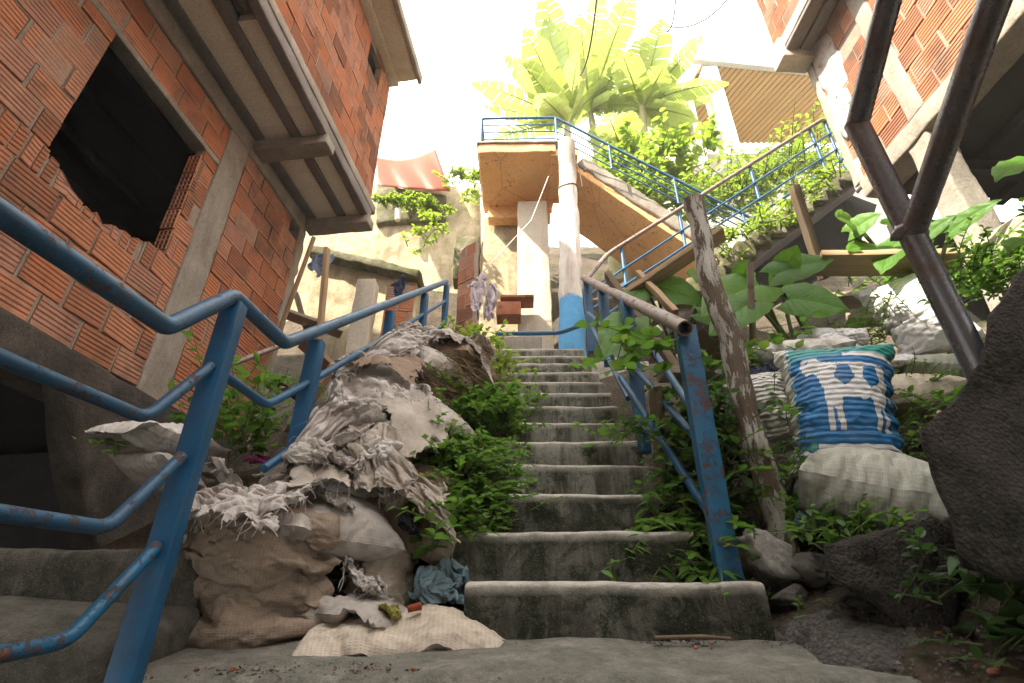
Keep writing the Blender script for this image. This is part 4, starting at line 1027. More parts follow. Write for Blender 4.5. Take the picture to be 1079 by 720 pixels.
r2 = empty('handrail', AY(505, 158, YL0), 'pale blue railing round the overhead landing and down its flight before the banana plants', 'railing')
e1 = AY(590, 124, YL0 + .02); hz = e1.z - zl - .2
dn = AY(800, 238, YL0 + .3)
for k, rad in ((0, .020), (1, .010), (2, .010), (3, .010)):
    q = hz * k / 3.6
    c0 = V((xl0 + .03, YL0 + .02, e1.z - q)); c1 = V((xl1 + .02, YL0 + .02, e1.z - q)); c2 = V((dn.x, YL0 + .25, dn.z - q * .95))
    mb = MB(); tube(mb, bendy([V((xl0 + .03, YL1 - .1, e1.z - q)), c0, c1, c2], .05), rad, 8); mb.build('top_rail' if k == 0 else 'bar', M['blue'], r2)
for x in (xl0 + .03, xl1 + .02):
    mb = MB(); tube(mb, [(x, YL0 + .02, e1.z), (x, YL0 + .02, zl + .1)], .018, 8); mb.build('post', M['blue'], r2)
for t in (.28, .6, .92):
    p = c1.lerp(c2, t) + UP * (hz * 3 / 3.6); mb = MB(); tube(mb, [p, p - UP * (hz * .9)], .016, 8); mb.build('post', M['blue'], r2)
# columns under the landing
mb = MB(); c = AY(563, 300, 6.3); w2 = (AY(581, 300, 6.3) - AY(546, 300, 6.3)).x / 2; zt2 = zl - .24
gridbox(mb, (c.x, 6.45, (ZT + zt2) / 2 + .1), E3, (w2, .16, (zt2 - ZT) / 2 - .1), .1, .02, .012, 4, seed=11, shape=lambda P: [P[0] * (1 + .06 * P[2] * -.3), P[1], P[2]])
tag(mb.build('column', M['conc_pale']), 'broad pale square column under the overhead landing', 'column')
mb = MB(); c = AY(527, 300, 6.9); w2 = (AY(548, 300, 6.9) - AY(506, 300, 6.9)).x / 2
gridbox(mb, (c.x, 7.05, (ZT + zl) / 2 + .1), E3, (w2, .15, (zl - ZT) / 2 - .1), .1, .02, .012, 4, seed=12)
tag(mb.build('column', M['retain']), 'darker stained column behind the pale one under the overhead landing', 'column')
mb = MB(); c = AY(549, 335, 5.9); gridbox(mb, (c.x - .02, 5.95, ZT + .32), E3, (.27, .22, .33), .07, .02, .012, 5, seed=13)
tag(mb.build('concrete_block', M['conc']), 'low grey concrete block standing on the landing below the columns', 'block')
mb = MB(); gridbox(mb, AY(545, 318, 6.1), (V((1, 0, 0)), V((0, 1, 0)), UP), (.22, .14, .02), .1, .006, .004, 5); gridbox(mb, AY(536, 330, 6.1), E3, (.16, .13, .10), .1, .006, .006, 5)
tag(mb.build('brick_stack', M['terracotta']), 'few loose red bricks under a flat slab behind the grey concrete block', 'bricks')
mb = MB(); tube(mb, resample([AY(578, 186, 5.6), AY(560, 232, 5.7), AY(508, 288, 6.0)], .2), .007, 5); tag(mb.build('rope', M['white']), 'thin pale rope strung slanting under the overhead landing', 'rope')

# ------------------------------------------------------------------ walls and clutter at the back left
def face_wall(name, poly, Y, th, mat, label, cat, amp=.02, res=.12, seed=0):
    mb = MB(); slab_poly(mb, [AY(x, y, Y) for x, y in poly], (0, th, 0), res, amp, 4, seed=seed); o = mb.build(name, mat); tag(o, label, cat); return o
face_wall('retaining_wall', [(300, 196), (505, 196), (510, 345), (470, 392), (300, 392)], 7.6, .4, M['retain'], 'tall old retaining wall behind the left house, streaked and sunlit', 'wall', .03, .2)
face_wall('retaining_wall', [(326, 266), (345, 268), (440, 292), (441, 345), (330, 402), (318, 350)], 6.5, .35, M['retain'], 'lower stained wall with a black weathered face below the mossy ledge', 'wall', .03, .14, 4)
mb = MB(); a, b_ = AY(326, 264, 6.4), AY(442, 291, 6.4); d, s, u = frame(b_ - a)
gridbox(mb, (a + b_) / 2 + V((0, .16, .0)), (d, V((0, 1, 0)), d.cross(V((0, 1, 0))) * -1), ((b_ - a).length / 2, .24, .07), .08, .03, .03, 5); tag(mb.build('mossy_ledge', M['moss']), 'sloping mossy concrete ledge on top of the lower stained wall', 'ledge')
mb = MB(); a, b_ = AY(387, 300, 5.7), AY(368, 395, 5.7); gridbox(mb, (a + b_) / 2 + V((0, .1, -.1)), (UP, V((1, 0, 0)), V((0, 1, 0))), ((a.z - b_.z) / 2 + .2, .125, .1), .1, .02, .015, 5, seed=3)
tag(mb.build('concrete_post', M['conc_pale']), 'pale concrete post left of the low brick wall, behind the blue handrail', 'post')
def low_bricks(px0, px1, pyt, pyb, Y, head, label, sd):
    a = AY(px0, pyb, Y); h = math.radians(head); S = V((math.cos(h), math.sin(h), 0)); N = V((math.sin(h), -math.cos(h), 0)); o_ = V((a.x, a.y, 0))
    F = lambda s, z, n: o_ + S * s + N * n + UP * z
    ztop_ = AY(px0, pyt, Y).z; Lw = abs(AY(px1, pyt, Y).x - a.x) / max(.2, abs(math.cos(h)))
    root = empty('brick_wall', F(Lw / 2, a.z, 0), label, 'wall'); b, m = MB(), MB(); bricks(b, m, F, 0, Lw, a.z, ztop_, [], None, r=random.Random(sd)); x = b.build('blocks', M['brick'], root); m.build('mortar', M['mortar'], x)
low_bricks(398, 437, 298, 372, 5.75, 6, 'low red block wall right of the pale concrete post', 61)
low_bricks(478, 502, 262, 372, 5.9, -38, 'narrow red block wall with an uneven edge at the end of the left handrail', 62)
mb = MB(); gridbox(mb, AY(492, 262, 6.9) + V((0, .1, -.2)), E3, (.2, .15, .42), .1, .02, .02, 5, seed=3); tag(mb.build('concrete_post', M['moss']), 'stubby mossy concrete post above the narrow red block wall', 'post')
# orange tarp over a lean-to
mb = MB(); nU, nV = 26, 16; c00, c10, c01, c11 = AY(396, 166, 7.3), AY(459, 157, 7.6), AY(398, 196, 6.9), AY(474, 202, 7.2)
vs = []
for j in range(nV + 1):
    for i in range(nU + 1):
        a, b_ = i / nU, j / nV; p = c00.lerp(c10, a).lerp(c01.lerp(c11, a), b_)
        k = .06 * math.sin(a * 17 + 3 * (1 - b_)) * b_ + .10 * math.sin(math.pi * a) * (b_ - .4)
        vs.append(p + V((0, -k, -k - .18 * math.sin(math.pi * a) * (1 - b_))))
mb.add(vs, [(j * (nU + 1) + i, j * (nU + 1) + i + 1, (j + 1) * (nU + 1) + i + 1, (j + 1) * (nU + 1) + i) for j in range(nV) for i in range(nU)], smooth=True)
o = mb.build('tarpaulin', M['tarp']); o.modifiers.new('thickness', 'SOLIDIFY').thickness = .008; tag(o, 'orange tarpaulin stretched as a roof beyond the left house', 'tarpaulin')
tk = MB(); tube(tk, [AY(420, 206, 7.3), AY(419, 232, 7.3)], .05, 8); tag(tk.build('pole', M['white']), 'short white pole under the orange tarpaulin', 'pole')
face_wall('wall', [(396, 195), (470, 205), (470, 232), (396, 236)], 7.5, .2, M['moss'], 'mossy strip of wall shaded by the orange tarpaulin', 'wall', .03, .12)
# laundry
def hang(key, name, px, py, dep, size, rot, mat, label, cat, seed):
    mb = MB(); P = D(px, py, dep); put_cloth(mb, key, P, size, rot, 2, .4, .5, seed=seed); o = mb.build(name, M[mat]); o.modifiers.new('thickness', 'SOLIDIFY').thickness = .004; tag(o, label, cat)
hang('rag', 'hanging_cloth', 338, 280, 6.3, (.35, .6, .35), (math.pi / 2, .1, .2), 'denim', 'pale blue garment hanging under the end of the overhang', 'clothing', 3)
hang('rag_wide', 'hanging_cloth', 422, 306, 6.2, (.28, .55, .3), (math.pi / 2, 0, -.2), 'navy', 'dark blue cloth hung over the low red block wall', 'clothing', 5)
hang('rag_wide', 'hanging_cloth', 503, 310, 6.2, (.4, .8, .3), (math.pi / 2, .15, .1), 'lilac', 'left of two pale lilac cloths hanging by the narrow block wall', 'clothing', 7)
hang('rag_spread', 'hanging_cloth', 517, 322, 6.3, (.36, .85, .3), (math.pi / 2, -.1, -.2), 'lilac', 'right of two pale lilac cloths hanging by the narrow block wall', 'clothing', 9)
# boards and broken timber in the hole beside the house
for k, (p, q, w_, t_, mt, lb) in enumerate([
    ((331, 250, 5.25), (250, 468, 4.9), .05, .05, 'wood', 'thin leaning pole at the far corner of the left house'),
    ((345, 262, 5.6), (335, 375, 5.3), .10, .04, 'wood', 'upright reddish board standing in the gap beyond the house'),
    ((300, 330, 5.3), (360, 352, 5.5), .12, .04, 'wood_grey', 'short board laid across the gap beyond the house'),
    ((318, 360, 4.9), (372, 410, 5.0), .22, .04, 'wood', 'wide brown board sloping down behind the blue handrail'),
    ((290, 400, 4.7), (350, 445, 4.7), .16, .03, 'wood_dark', 'dark broken board low in the gap'),
    ((312, 310, 5.5), (322, 345, 5.4), .10, .05, 'wood_grey', 'stubby bent timber propped against the house corner'),
    ((336, 402, 4.6), (300, 455, 4.5), .06, .03, 'wood_grey', 'grey stick lying at the bottom of the gap'),
    ((352, 385, 4.8), (318, 440, 4.6), .09, .03, 'wood', 'split plank slanting at the bottom of the gap'),
    ((240, 385, 3.9), (330, 352, 4.9), .03, .03, 'brown_rail', 'bare brown pipe slanting from the house wall to the gap')]):
    mb = MB()
    if k in (0, 8): tube(mb, resample([D(*p), D(*q)], .3), .022, 8, amp=.01)
    else: plank(mb, D(*p), D(*q), w_, t_, V((0, -1, .3)))
    tag(mb.build('pole' if k in (0, 8) else 'plank', M[mt]), lb, 'pole' if k in (0, 8) else 'plank')

# ------------------------------------------------------------------ right side: timbers, rocks, pipes
def board(name, p, q, w_, t_, mt, lb, up=V((0, -1, .15)), cat='plank', amp=.006):
    mb = MB(); plank(mb, D(*p), D(*q), w_, t_, up, amp=amp, res=.06); tag(mb.build(name, M[mt]), lb, cat)
board('plank', (662, 312, 3.9), (762, 245, 3.75), .15, .04, 'wood', 'brown board slanting up to the right, crossed by the leaning post')
board('plank', (862, 278, 3.3), (1032, 276, 3.1), .175, .045, 'wood', 'long level brown board between the leaning stake and the steel pipe')
board('stake', (836, 196, 3.55), (868, 294, 3.45), .055, .05, 'wood_dark', 'dark slanting stake with a split top nailed to the level board', cat='stake')
board('plank', (1085, 240, 2.6), (1020, 280, 3.0), .19, .05, 'wood_grey', 'bleached board end jutting in at the right edge of the garden', V((.2, -1, .6)))
board('plank', (868, 318, 3.55), (965, 314, 3.5), .13, .04, 'wood_grey', 'grey board below the long level one, behind the white sacks')
board('plank', (890, 338, 3.5), (955, 335, 3.45), .10, .05, 'wood_grey', 'short mossy board just above the white sacks')
board('plank', (735, 372, 3.3), (800, 370, 3.3), .12, .05, 'wood', 'level board behind the leaning post at the edge of the leaves')
board('plank', (695, 395, 2.9), (790, 392, 3.0), .10, .05, 'wood_grey', 'greyed board low behind the leaning post')
board('plank', (735, 350, 3.2), (757, 385, 3.15), .22, .05, 'wood_dark', 'dark square timber end behind the right handrail')
board('plank', (640, 290, 4.2), (735, 420, 2.9), .06, .05, 'wood_dark', 'dark batten leaning behind the right handrail')
board('plank', (690, 410, 2.75), (700, 520, 2.6), .12, .04, 'wood_dark', 'upright dark board among the vines under the right handrail')
board('plank', (672, 288, 4.0), (712, 330, 3.4), .05, .04, 'wood', 'pale broken batten leaning below the slanting brown board')
mb = MB(); a, b_ = D(779, 322, 3.2), D(790, 277, 3.1); tube(mb, [a - UP * .4, b_], .018, 10, cap=False); tag(mb.build('pipe_stub', M['brown_rail']), 'open rusty pipe stub sticking up between the big leaves', 'pipe')
# near steel pipes
gp = empty('steel_railing', D(1035, 392, 1.28), 'thick dark steel pipe rail close by on the right, post with two arms', 'handrail')
P0, P1 = D(1042, 410, 1.56), D(903, 132, 1.90)
drv = D(640, 1158, 1); drv = -drv.normalized()
arm1 = P1 + (lambda q: q)(ray(941, -20)) * 0
def along(px, py, P, dvec):   # point on the line P + t*dvec nearest to the viewing ray
    r = ray(px, py).normalized(); a = dvec.normalized(); w0 = P; b = a.dot(r); dd = a.dot(w0); e = r.dot(w0); t = (b * e - dd) / (1 - b * b); return P + a * t
J = along(967, 245, P0, P1 - P0)
mb = MB(); tube(mb, resample([P0, P1], .1), .038, 20, cap=True, amp=.002); mb.build('post', M['pipe'], gp)
for P, (px, py) in ((P1, (945, -40)), (J, (1060, -40))):
    mb = MB(); e = along(px, py, P, drv); e = P + (e - P) * 1.5; tube(mb, resample([P - (e - P).normalized() * .012, e], .1), .0365, 20, amp=.002); mb.build('arm', M['pipe'], gp)
mb = MB(); tube(mb, [P1 + V((0, 0, 0)), P1 + (P1 - P0).normalized() * .012], .0372, 20); mb.build('weld', M['pipe'], gp); mb = MB(); blob(mb, J + (P0 - J).normalized() * -.01, (.052, .052, .04), 4, .3); mb.build('weld', M['pipe'], gp)
# rough concrete mass at the right edge
mb = MB(); pol = [AY(x, y, 1.35) for x, y in ((966, 452), (1000, 425), (1032, 380), (1042, 330), (1066, 290), (1130, 250), (1240, 260), (1240, 640), (1010, 600), (985, 520))]
slab_poly(mb, pol, (.95, 1.0, .25), .035, .014, 9, seed=3); o = mb.build('rough_wall', M['rough']); tag(o, 'dark rough concrete mass at the right edge holding the steel pipe', 'wall')
mb = MB(); pol = [AY(x, y, 1.75) for x, y in ((868, 572), (905, 566), (985, 543), (1010, 560), (1015, 690), (960, 670), (905, 625), (872, 615))]
slab_poly(mb, pol, (.14, .26, .03), .04, .022, 8, seed=6); o = mb.build('low_wall', M['rough']); tag(o, 'low crumbling dark wall in front of the pale green sack', 'wall')
def rock(name, px, py, dep, size, seed, mt, lb, cat='rock', rot=0, amp=.35):
    mb = MB(); blob(mb, (0, 0, 0), size, seed, amp, 26); Mx = Matrix.Rotation(rot, 4, 'Y'); P = D(px, py, dep)
    mb.v = [tuple(P + Mx @ V(v)) for v in mb.v]; tag(mb.build(name, M[mt]), lb, cat)
rock('rock', 806, 588, 2.02, (.125, .13, .085), 3, 'rubble', 'pale broken lump of concrete leaning between the blue post and the wooden post', rot=.65)
mb = MB(); n = 64; vs = []
for j in range(n + 1):
    for i in range(n + 1):
        x, y = .80 + .62 * i / n, 1.58 + .52 * j / n; u_, v_ = i / n, j / n
        dx_, dy_ = u_ - .5, v_ - .5; e_ = max(0, 1 - 4 * (dx_ * dx_ + dy_ * dy_) * (1 + .7 * noise.noise((x * 5, y * 5, 8)))); hgt = .05 + .03 * math.sin(u_ * 3.0) + .03 * noise.noise((x * 7, y * 7, 0)) + .022 * abs(noise.noise((x * 19, y * 19, 3))) + .012 * abs(noise.noise((x * 47, y * 47, 1)))
        vs.append((x, y, -.16 + .22 * v_ + (hgt + .06) * e_ ** .5))
mb.add(vs, [(j * (n + 1) + i, j * (n + 1) + i + 1, (j + 1) * (n + 1) + i + 1, (j + 1) * (n + 1) + i) for j in range(n) for i in range(n)], smooth=True)
tag(mb.build('rubble_heap', M['gravel']), 'low grey heap of gravelly rubble at the lower right beside the steps', 'rubble heap')
rock('rock', 832, 628, 1.9, (.06, .06, .04), 9, 'stone', 'small dark rock just right of the lowest step')
rock('rock', 912, 622, 1.80, (.07, .07, .045), 15, 'stone', 'small pointed grey rock on top of the gravelly heap')
rock('rock', 850, 600, 1.98, (.10, .09, .06), 18, 'stone', 'flat mossy rock at the foot of the wooden post')

# ------------------------------------------------------------------ building with a slatted eave up behind
ZE = 11.0
e = [AZ(x, y, ZE) for x, y in ((742, 68), (880, 82), (905, 150), (690, 152))]
eb = empty('slatted_house', (e[0] + e[2]) / 2, 'sunlit white building high behind, with a wood slatted eave on white columns', 'house')
sd = (AZ(738, 150, ZE) - AZ(803, 78, ZE)); sd.z = 0; sd.normalize(); sp = V((-sd.y, sd.x, 0))
ce = (e[0] + e[1] + e[2] + e[3]) / 4; sm = MB(); ts = [(p - ce).dot(sp) for p in e]; us = [(p - ce).dot(sd) for p in e]
def clip_line(t):
    out = []
    for i in range(4):
        p, q = e[i], e[(i + 1) % 4]; tp, tq = (p - ce).dot(sp) - t, (q - ce).dot(sp) - t
        if tp * tq < 0: x = p.lerp(q, tp / (tp - tq)); out.append((x - ce).dot(sd))
    return sorted(out) if len(out) == 2 else None
t = min(ts) + .05
while t < max(ts):
    r_ = clip_line(t)
    if r_ and r_[1] - r_[0] > .1: gridbox(sm, ce + sp * t + sd * (r_[0] + r_[1]) / 2, (sd, sp, UP), ((r_[1] - r_[0]) / 2, .052, .012), .5, .006, .002, 3, rnd.random())
    t += .125
sm.build('eave_slats', M['wood_slat'], eb)
mb = MB(); slab_poly(mb, [p + UP * .03 for p in e], (0, 0, .12), .4, 0); mb.build('eave_slab', M['wood_dark'], eb)
mb = MB(); fr = (e[1] - e[0]); fu = fr.normalized(); gridbox(mb, (e[0] + e[1]) / 2 + UP * .14 - V((0, .06, 0)), (fu, V((-fu.y, fu.x, 0)), UP), (fr.length / 2 + .3, .06, .17), .3, .01, .004, 3); mb.build('fascia', M['white'], eb)
mb = MB(); gridbox(mb, (e[0] + e[1]) / 2 + V((.9, 1.0, 2.2)), E3, (3.3, .5, 2.0), .5, .02, .01, 2); mb.build('upper_wall', M['white'], eb)
mb = MB(); bk = (e[2] + e[3]) / 2; gridbox(mb, bk + V((-.6, .4, -1.6)), E3, (3.6, .15, 1.55), .4, .02, .02, 2, seed=4); mb.build('back_wall', M['conc_pale'], eb)
for (a, b_, dp, w_) in (((728, 56), (746, 192), 10.2, .075), ((757, 62), (776, 185), 10.4, .16)):
    A0, B0 = D(*a, dp), D(*b_, dp); A0 = V((B0.x, B0.y, max(A0.z, ZE - .02))); mb = MB(); gridbox(mb, (A0 + B0) / 2 - UP * .4, (UP, V((1, 0, 0)), V((0, 1, 0))), ((A0.z - B0.z) / 2 + .4, w_, w_), .3, .02, .01, 3); mb.build('column', M['white'], eb)
mb = MB(); a, b_ = D(757, 180, 10.2), D(742, 195, 10.2); tube(mb, [D(776, 165, 10.3), D(745, 192, 10.2)], .08, 8); mb.build('brace', M['white'], eb)
# overhead cables
def cable(pts, lb):
    mb = MB(); P = [V(p) for p in pts]; Q = []
    for i in range(13):
        t = i / 12; Q.append(P[0].lerp(P[1], t) - UP * (.25 * 4 * t * (1 - t)))
    tube(mb, Q, .010, 5); tag(mb.build('cable', M['wire']), lb, 'cable')
cable([D(629, -5, 6), D(611, 80, 7.5)], 'steep black cable dropping among the banana leaves')
cable([D(770, -5, 7), D(704, 28, 8.5)], 'short slanting cable at the top above the white columns')
cable([D(712, -5, 8), D(700, 34, 8.5)], 'steep thin cable at the top near the slanting one')
cable([AY(830, 45, 4.6), AY(900, 118, 3.6)], 'slack cable crossing the plastered face of the right house')
# ------------------------------------------------------------------ sacks and rubbish
PILE = 'sacks and bags dumped on the left of the stairs'
GARD = 'sacks dumped in the garden on the right'
def sack(name, key, px, py, dep, size, rot, mat, label, cat, group=None, seed=0, up=2, rag=None, w=.5, h=.8, wr=.004, tint=None, thick=None, mod=None):
    """px,py,dep: the point its underside rests on"""
    mb = MB(); P = D(px, py, dep); put_cloth(mb, key, P, size, rot, up, w, h, rag, seed, tint, wr, mod)
    o = mb.build(name, M[mat]); tag(o, label, cat, group)
    if thick: o.modifiers.new('thickness', 'SOLIDIFY').thickness = thick
    return o
def threads(o, n, seed, L=(.02, .09), rad=.0016, mat='rag', name='loose_threads'):
    """frayed yarn hanging from the torn border of a rag"""
    r = random.Random(seed); me = o.data; cnt = {}
    for p in me.polygons:
        for e in p.edge_keys: cnt[e] = cnt.get(e, 0) + 1
    ed = [e for e, c in cnt.items() if c == 1]; mb = MB(); off = V(o['_o'])
    for k in range(n):
        e = r.choice(ed); p = off + me.vertices[e[0]].co.lerp(me.vertices[e[1]].co, r.random()); nn = me.vertices[e[0]].normal
        d = (rdir(r, -.9, .5) + nn * .3).normalized(); l = r.uniform(*L); pts = [p]
        for i in range(4): d = (d + rdir(r, -1, .4) * .5 - UP * .25).normalized(); pts.append(pts[-1] + d * l / 4)
        tube(mb, pts, rad * r.uniform(.35, .9), 4, cap=False)
    b = mb.build(name, M[mat], o); return b

# --- left heap, from the bottom up
BULK = []
def heap(name, key, px, py, dep, size, rot, mat, label, seed, up=2, cat='sack', **k):
    BULK.append((key, D(px, py, dep), size, rot)); return sack(name, key, px, py, dep, size, rot, mat, label, cat, PILE, seed, up, **k)
heap('sack', 'fold_low', 258, 702, 1.78, (.90, 1.0, 1.1), (.0, 0, -.12), 'sack_tan', 'big slumped tan sack folded in thick rolls at the foot of the left handrail', 1, 3)
heap('sack', 'fold', 264, 630, 1.84, (.90, .95, 1.05), (.06, .03, .1), 'sack_tan', 'smooth bulging upper half of the big tan sack, pressed under the shredded white one', 2, 3)  # upper half of the one big tan sack, as its own mesh
heap('sack', 'lying', 282, 575, 1.97, (.9, .6, .6), (.15, 0, 1.45), 'sack_grey', 'grey sack squashed on top of the big tan one', 3)
heap('sack', 'slump', 392, 655, 2.02, (.60, .6, .50), (-.15, .12, .4), 'sack_cream', 'upright pale sack with deep creases right of the big tan sack', 4, 3)
heap('sack', 'flat', 378, 676, 1.84, (.8, .6, .9), (.15, .1, .9), 'sack_grey', 'half empty grey sack crumpled in front of the upright pale one', 5, 3)
heap('sack', 'long', 436, 704, 1.73, (.95, .9, 1.15), (.10, .02, .06), 'sack_cream', 'flattened cream sack stretched along the bottom kerb', 6, 3)
heap('sack', 'lying', 345, 575, 2.15, (.9, .75, .9), (.4, .1, .6), 'sack_grey', 'grey sack buried behind the upright pale one', 51)
heap('sack', 'lying', 425, 575, 2.25, (.8, .7, .8), (.5, -.1, 1.3), 'sack_tan', 'tan sack under the vines above the blue grey bag', 52)
heap('sack', 'lying', 370, 520, 2.42, (.8, .72, .6), (.6, 0, .4), 'sack_white', 'white sack bedded in the middle of the heap', 53)
heap('sack', 'lying', 430, 515, 2.55, (.9, .8, .8), (.6, 0, 1.2), 'rag_brown', 'brown sack half covered by weeds in the middle of the heap', 54)
heap('plastic_sheet', 'lying', 388, 482, 2.55, (.62, .5, .75), (.3, .1, 1.3), 'cyan_bag', 'faded pale blue sack showing under the long white rags', 13, 2, 'plastic sheet')
heap('sack', 'lying', 385, 462, 2.80, (.95, .8, .9), (.6, 0, .3), 'sack_grey', 'grey sack under the long white rags', 55)
heap('sack', 'lying', 445, 455, 3.0, (.9, .8, .8), (.6, .1, 1.1), 'sack_grey', 'grey sack under the mossy tuft', 56)
heap('sack', 'lying', 400, 425, 3.2, (.95, .75, .9), (.6, -.1, .2), 'sack_white', 'white sack below the upper posts of the handrail', 57)
heap('sack', 'lying', 440, 402, 3.55, (.9, .8, 1.0), (.5, .1, .9), 'sack_grey', 'grey sack near the crest of the heap', 58)
heap('straw_bundle', 'lying', 468, 396, 3.7, (.95, .75, 1.1), (.35, .1, 1.15), 'rag_brown', 'bulging bundle of brown fibre at the top of the heap', 17, 2, 'bundle')
heap('sack', 'lying', 448, 390, 3.9, (.9, .8, .9), (.5, 0, .7), 'sack_white', 'white sack at the crest of the heap by the last posts', 59)
def drape(specs, frames=26):
    """torn sheets start laid over the heap's own relief and then settle on it; returns their grids in world coordinates"""
    hold = []; bm_ = MB()
    for key, P, size, rot in BULK: put_cloth(bm_, key, P, size, rot, 1, wr=0)
    o = bm_.build('settling_bulk', M['rag'], origin=(0, 0, 0)); hold.append(o)
    X0, YS, CS, NX, NY = -2.4, 1.3, .03, 100, 125
    gx_, gy_ = np.meshgrid(X0 + CS * np.arange(NX), YS + CS * np.arange(NY)); H = ground_np(np.stack([gx_.ravel(), gy_.ravel()], 1)).reshape(NY, NX)
    H = np.where((gy_ > 1.6) & (gy_ < 2.0) & (gx_ > -1.1), np.maximum(H, -.02), H)
    b2 = MB(); b2.add([(x, y, z) for x, y, z in zip(gx_[::2, ::2].ravel(), gy_[::2, ::2].ravel(), H[::2, ::2].ravel())], [(a * 50 + c, a * 50 + c + 1, (a + 1) * 50 + c + 1, (a + 1) * 50 + c) for a in range(62) for c in range(49)])
    o = b2.build('settling_ground', M['rag'], origin=(0, 0, 0)); hold.append(o)
    for o in hold: o.modifiers.new('collide', 'COLLISION'); o.collision.thickness_outer = .006; o.collision.cloth_friction = 40
    for key, P, size, rot in BULK:
        G = cloth_grid(key, 3); Q = (G * np.array(size)) @ np.array(Euler(rot).to_matrix()).T + np.array(P)
        for x, y, z in Q.reshape(-1, 3):
            a, c = int(round((y - YS) / CS)), int(round((x - X0) / CS))
            if 0 <= a < NY and 0 <= c < NX and z > H[a, c]: H[a, c] = z
    def shift(A, a, c): return np.roll(np.roll(A, a, 0), c, 1)
    for k in range(2): H = np.max([shift(H, a, c) for a in (-1, 0, 1) for c in (-1, 0, 1)], axis=0)
    for k in range(3): H = np.mean([shift(H, a, c) for a in (-1, 0, 1) for c in (-1, 0, 1)], axis=0)
    def top(x, y):
        a, c = (y - YS) / CS, (x - X0) / CS; a0, c0 = max(0, min(NY - 2, int(a))), max(0, min(NX - 2, int(c))); u, v = c - c0, a - a0
        return H[a0, c0] * (1 - u) * (1 - v) + H[a0, c0 + 1] * u * (1 - v) + H[a0 + 1, c0] * (1 - u) * v + H[a0 + 1, c0 + 1] * u * v
    sheets = []
    for (px, py, dep, w_, h_, rz, lift, seed) in specs:
        r = random.Random(seed); P = D(px, py, dep); n = 36; cr_, sr_ = math.cos(rz), math.sin(rz); start = []
        for jj in range(n + 1):
            for ii in range(n + 1):
                u, v = (ii / n - .5) * w_, (jj / n - .5) * h_ * .80
                q = noise.noise_vector(V((u * 4, v * 4, seed * 3.3)))
                u, v = u + q.x * .05, v + q.y * .05
                x, y = P.x + u * cr_ - v * sr_, P.y + u * sr_ + v * cr_
                f = noise.noise((u * 5 + v * 9, v * 4 - u * 5, seed)); start.append((x, y, float(top(x, y)) + .035 + .05 * max(0, f) + .03 * abs(noise.noise((u * 11, v * 14, seed + 5)))))
        o = _obj(start, [(a * (n + 1) + c, a * (n + 1) + c + 1, (a + 1) * (n + 1) + c + 1, (a + 1) * (n + 1) + c) for a in range(n) for c in range(n)])
        idx = np.arange(len(start)).reshape(1, n + 1, n + 1)
        m = _cloth(o, bend=.12, stiff=9, shrink=-.20); m.settings.air_damping = 4; m.settings.quality = 8; m.point_cache.frame_end = frames
        sheets.append((o, idx, np.array(start))); hold.append(o)
    for f in range(1, frames + 1): sc.frame_set(f)
    dg = bpy.context.evaluated_depsgraph_get(); out = []
    for o, idx, start in sheets:
        ev = o.evaluated_get(dg); me = ev.to_mesh(); q = np.array([v.co[:] for v in me.vertices]); ev.to_mesh_clear()
        far = np.linalg.norm(q - start, axis=1); ok = np.isfinite(q).all() and np.percentile(far, 98) < .30 and far.max() < .5 and (q[:, 2] - start[:, 2]).max() < .08
        print('sheet moved', round(float(np.median(far)), 3), round(float(far.max()), 3), ok)
        out.append((q if ok else start)[idx])
    for o in hold: bpy.data.objects.remove(o)
    for q in [q for q in bpy.data.meshes if q.users == 0]: bpy.data.meshes.remove(q)
    sc.frame_set(1); return out
SHEETS = [
 (262, 528, 1.96, .56, .34, .05, .16, 3, 'rag', .18, 'shredded white sack lying torn open on top of the big tan one', 90),
 (325, 540, 2.0, .20, .32, .35, .20, 4, 'rag_pale', .12, 'narrow strip of pale sacking hanging beside the big tan sacks', 30),
 (396, 528, 2.16, .40, .28, -.3, .18, 5, 'rag_pale', .14, 'cream torn sack hanging down over the upright pale one', 30),
 (352, 508, 2.24, .42, .34, .2, .16, 6, 'rag', .16, 'flat dirty white rag wedged below the lower blue rail', 40),
 (432, 512, 2.36, .34, .36, .8, .22, 7, 'rag_pale', .14, 'twisted pale rag lying near the vines at the edge of the heap', 30),
 (392, 455, 2.66, .62, .34, .15, .20, 8, 'rag', .20, 'long white rags draped over the middle of the heap', 110),
 (402, 440, 2.9, .48, .24, -.2, .20, 9, 'rag_brown', .18, 'rotten brown matting between the upper and middle white rags', 90),
 (405, 415, 3.15, .50, .40, .3, .20, 10, 'rag', .18, 'bunched white rags hanging below the upper posts of the handrail', 90),
 (478, 388, 3.62, .52, .40, .1, .22, 11, 'rag', .20, 'white rags covering the brown fibre bundle at the top', 90),
 (440, 380, 3.8, .46, .36, .5, .20, 12, 'rag_pale', .14, 'pale rag on the crest of the heap by the last posts', 40)]
for spec, G_ in zip(SHEETS, drape([x[:8] for x in SHEETS])):
    mb = MB(); put_cloth(mb, None, (0, 0, 0), (1, 1, 1), (0, 0, 0), 1, spec[3], spec[4], spec[9], spec[7] * 5, None, .0012, None, cloth_grid(G_, 3))
    o = mb.build('torn_sack', M[spec[8]]); tag(o, spec[10], 'torn sack', PILE); o.modifiers.new('thickness', 'SOLIDIFY').thickness = .003
    threads(o, spec[11], spec[7], name='loose_threads', mat='straw' if spec[8] == 'rag_brown' else 'rag'); o['_o'] = tuple(o.location)
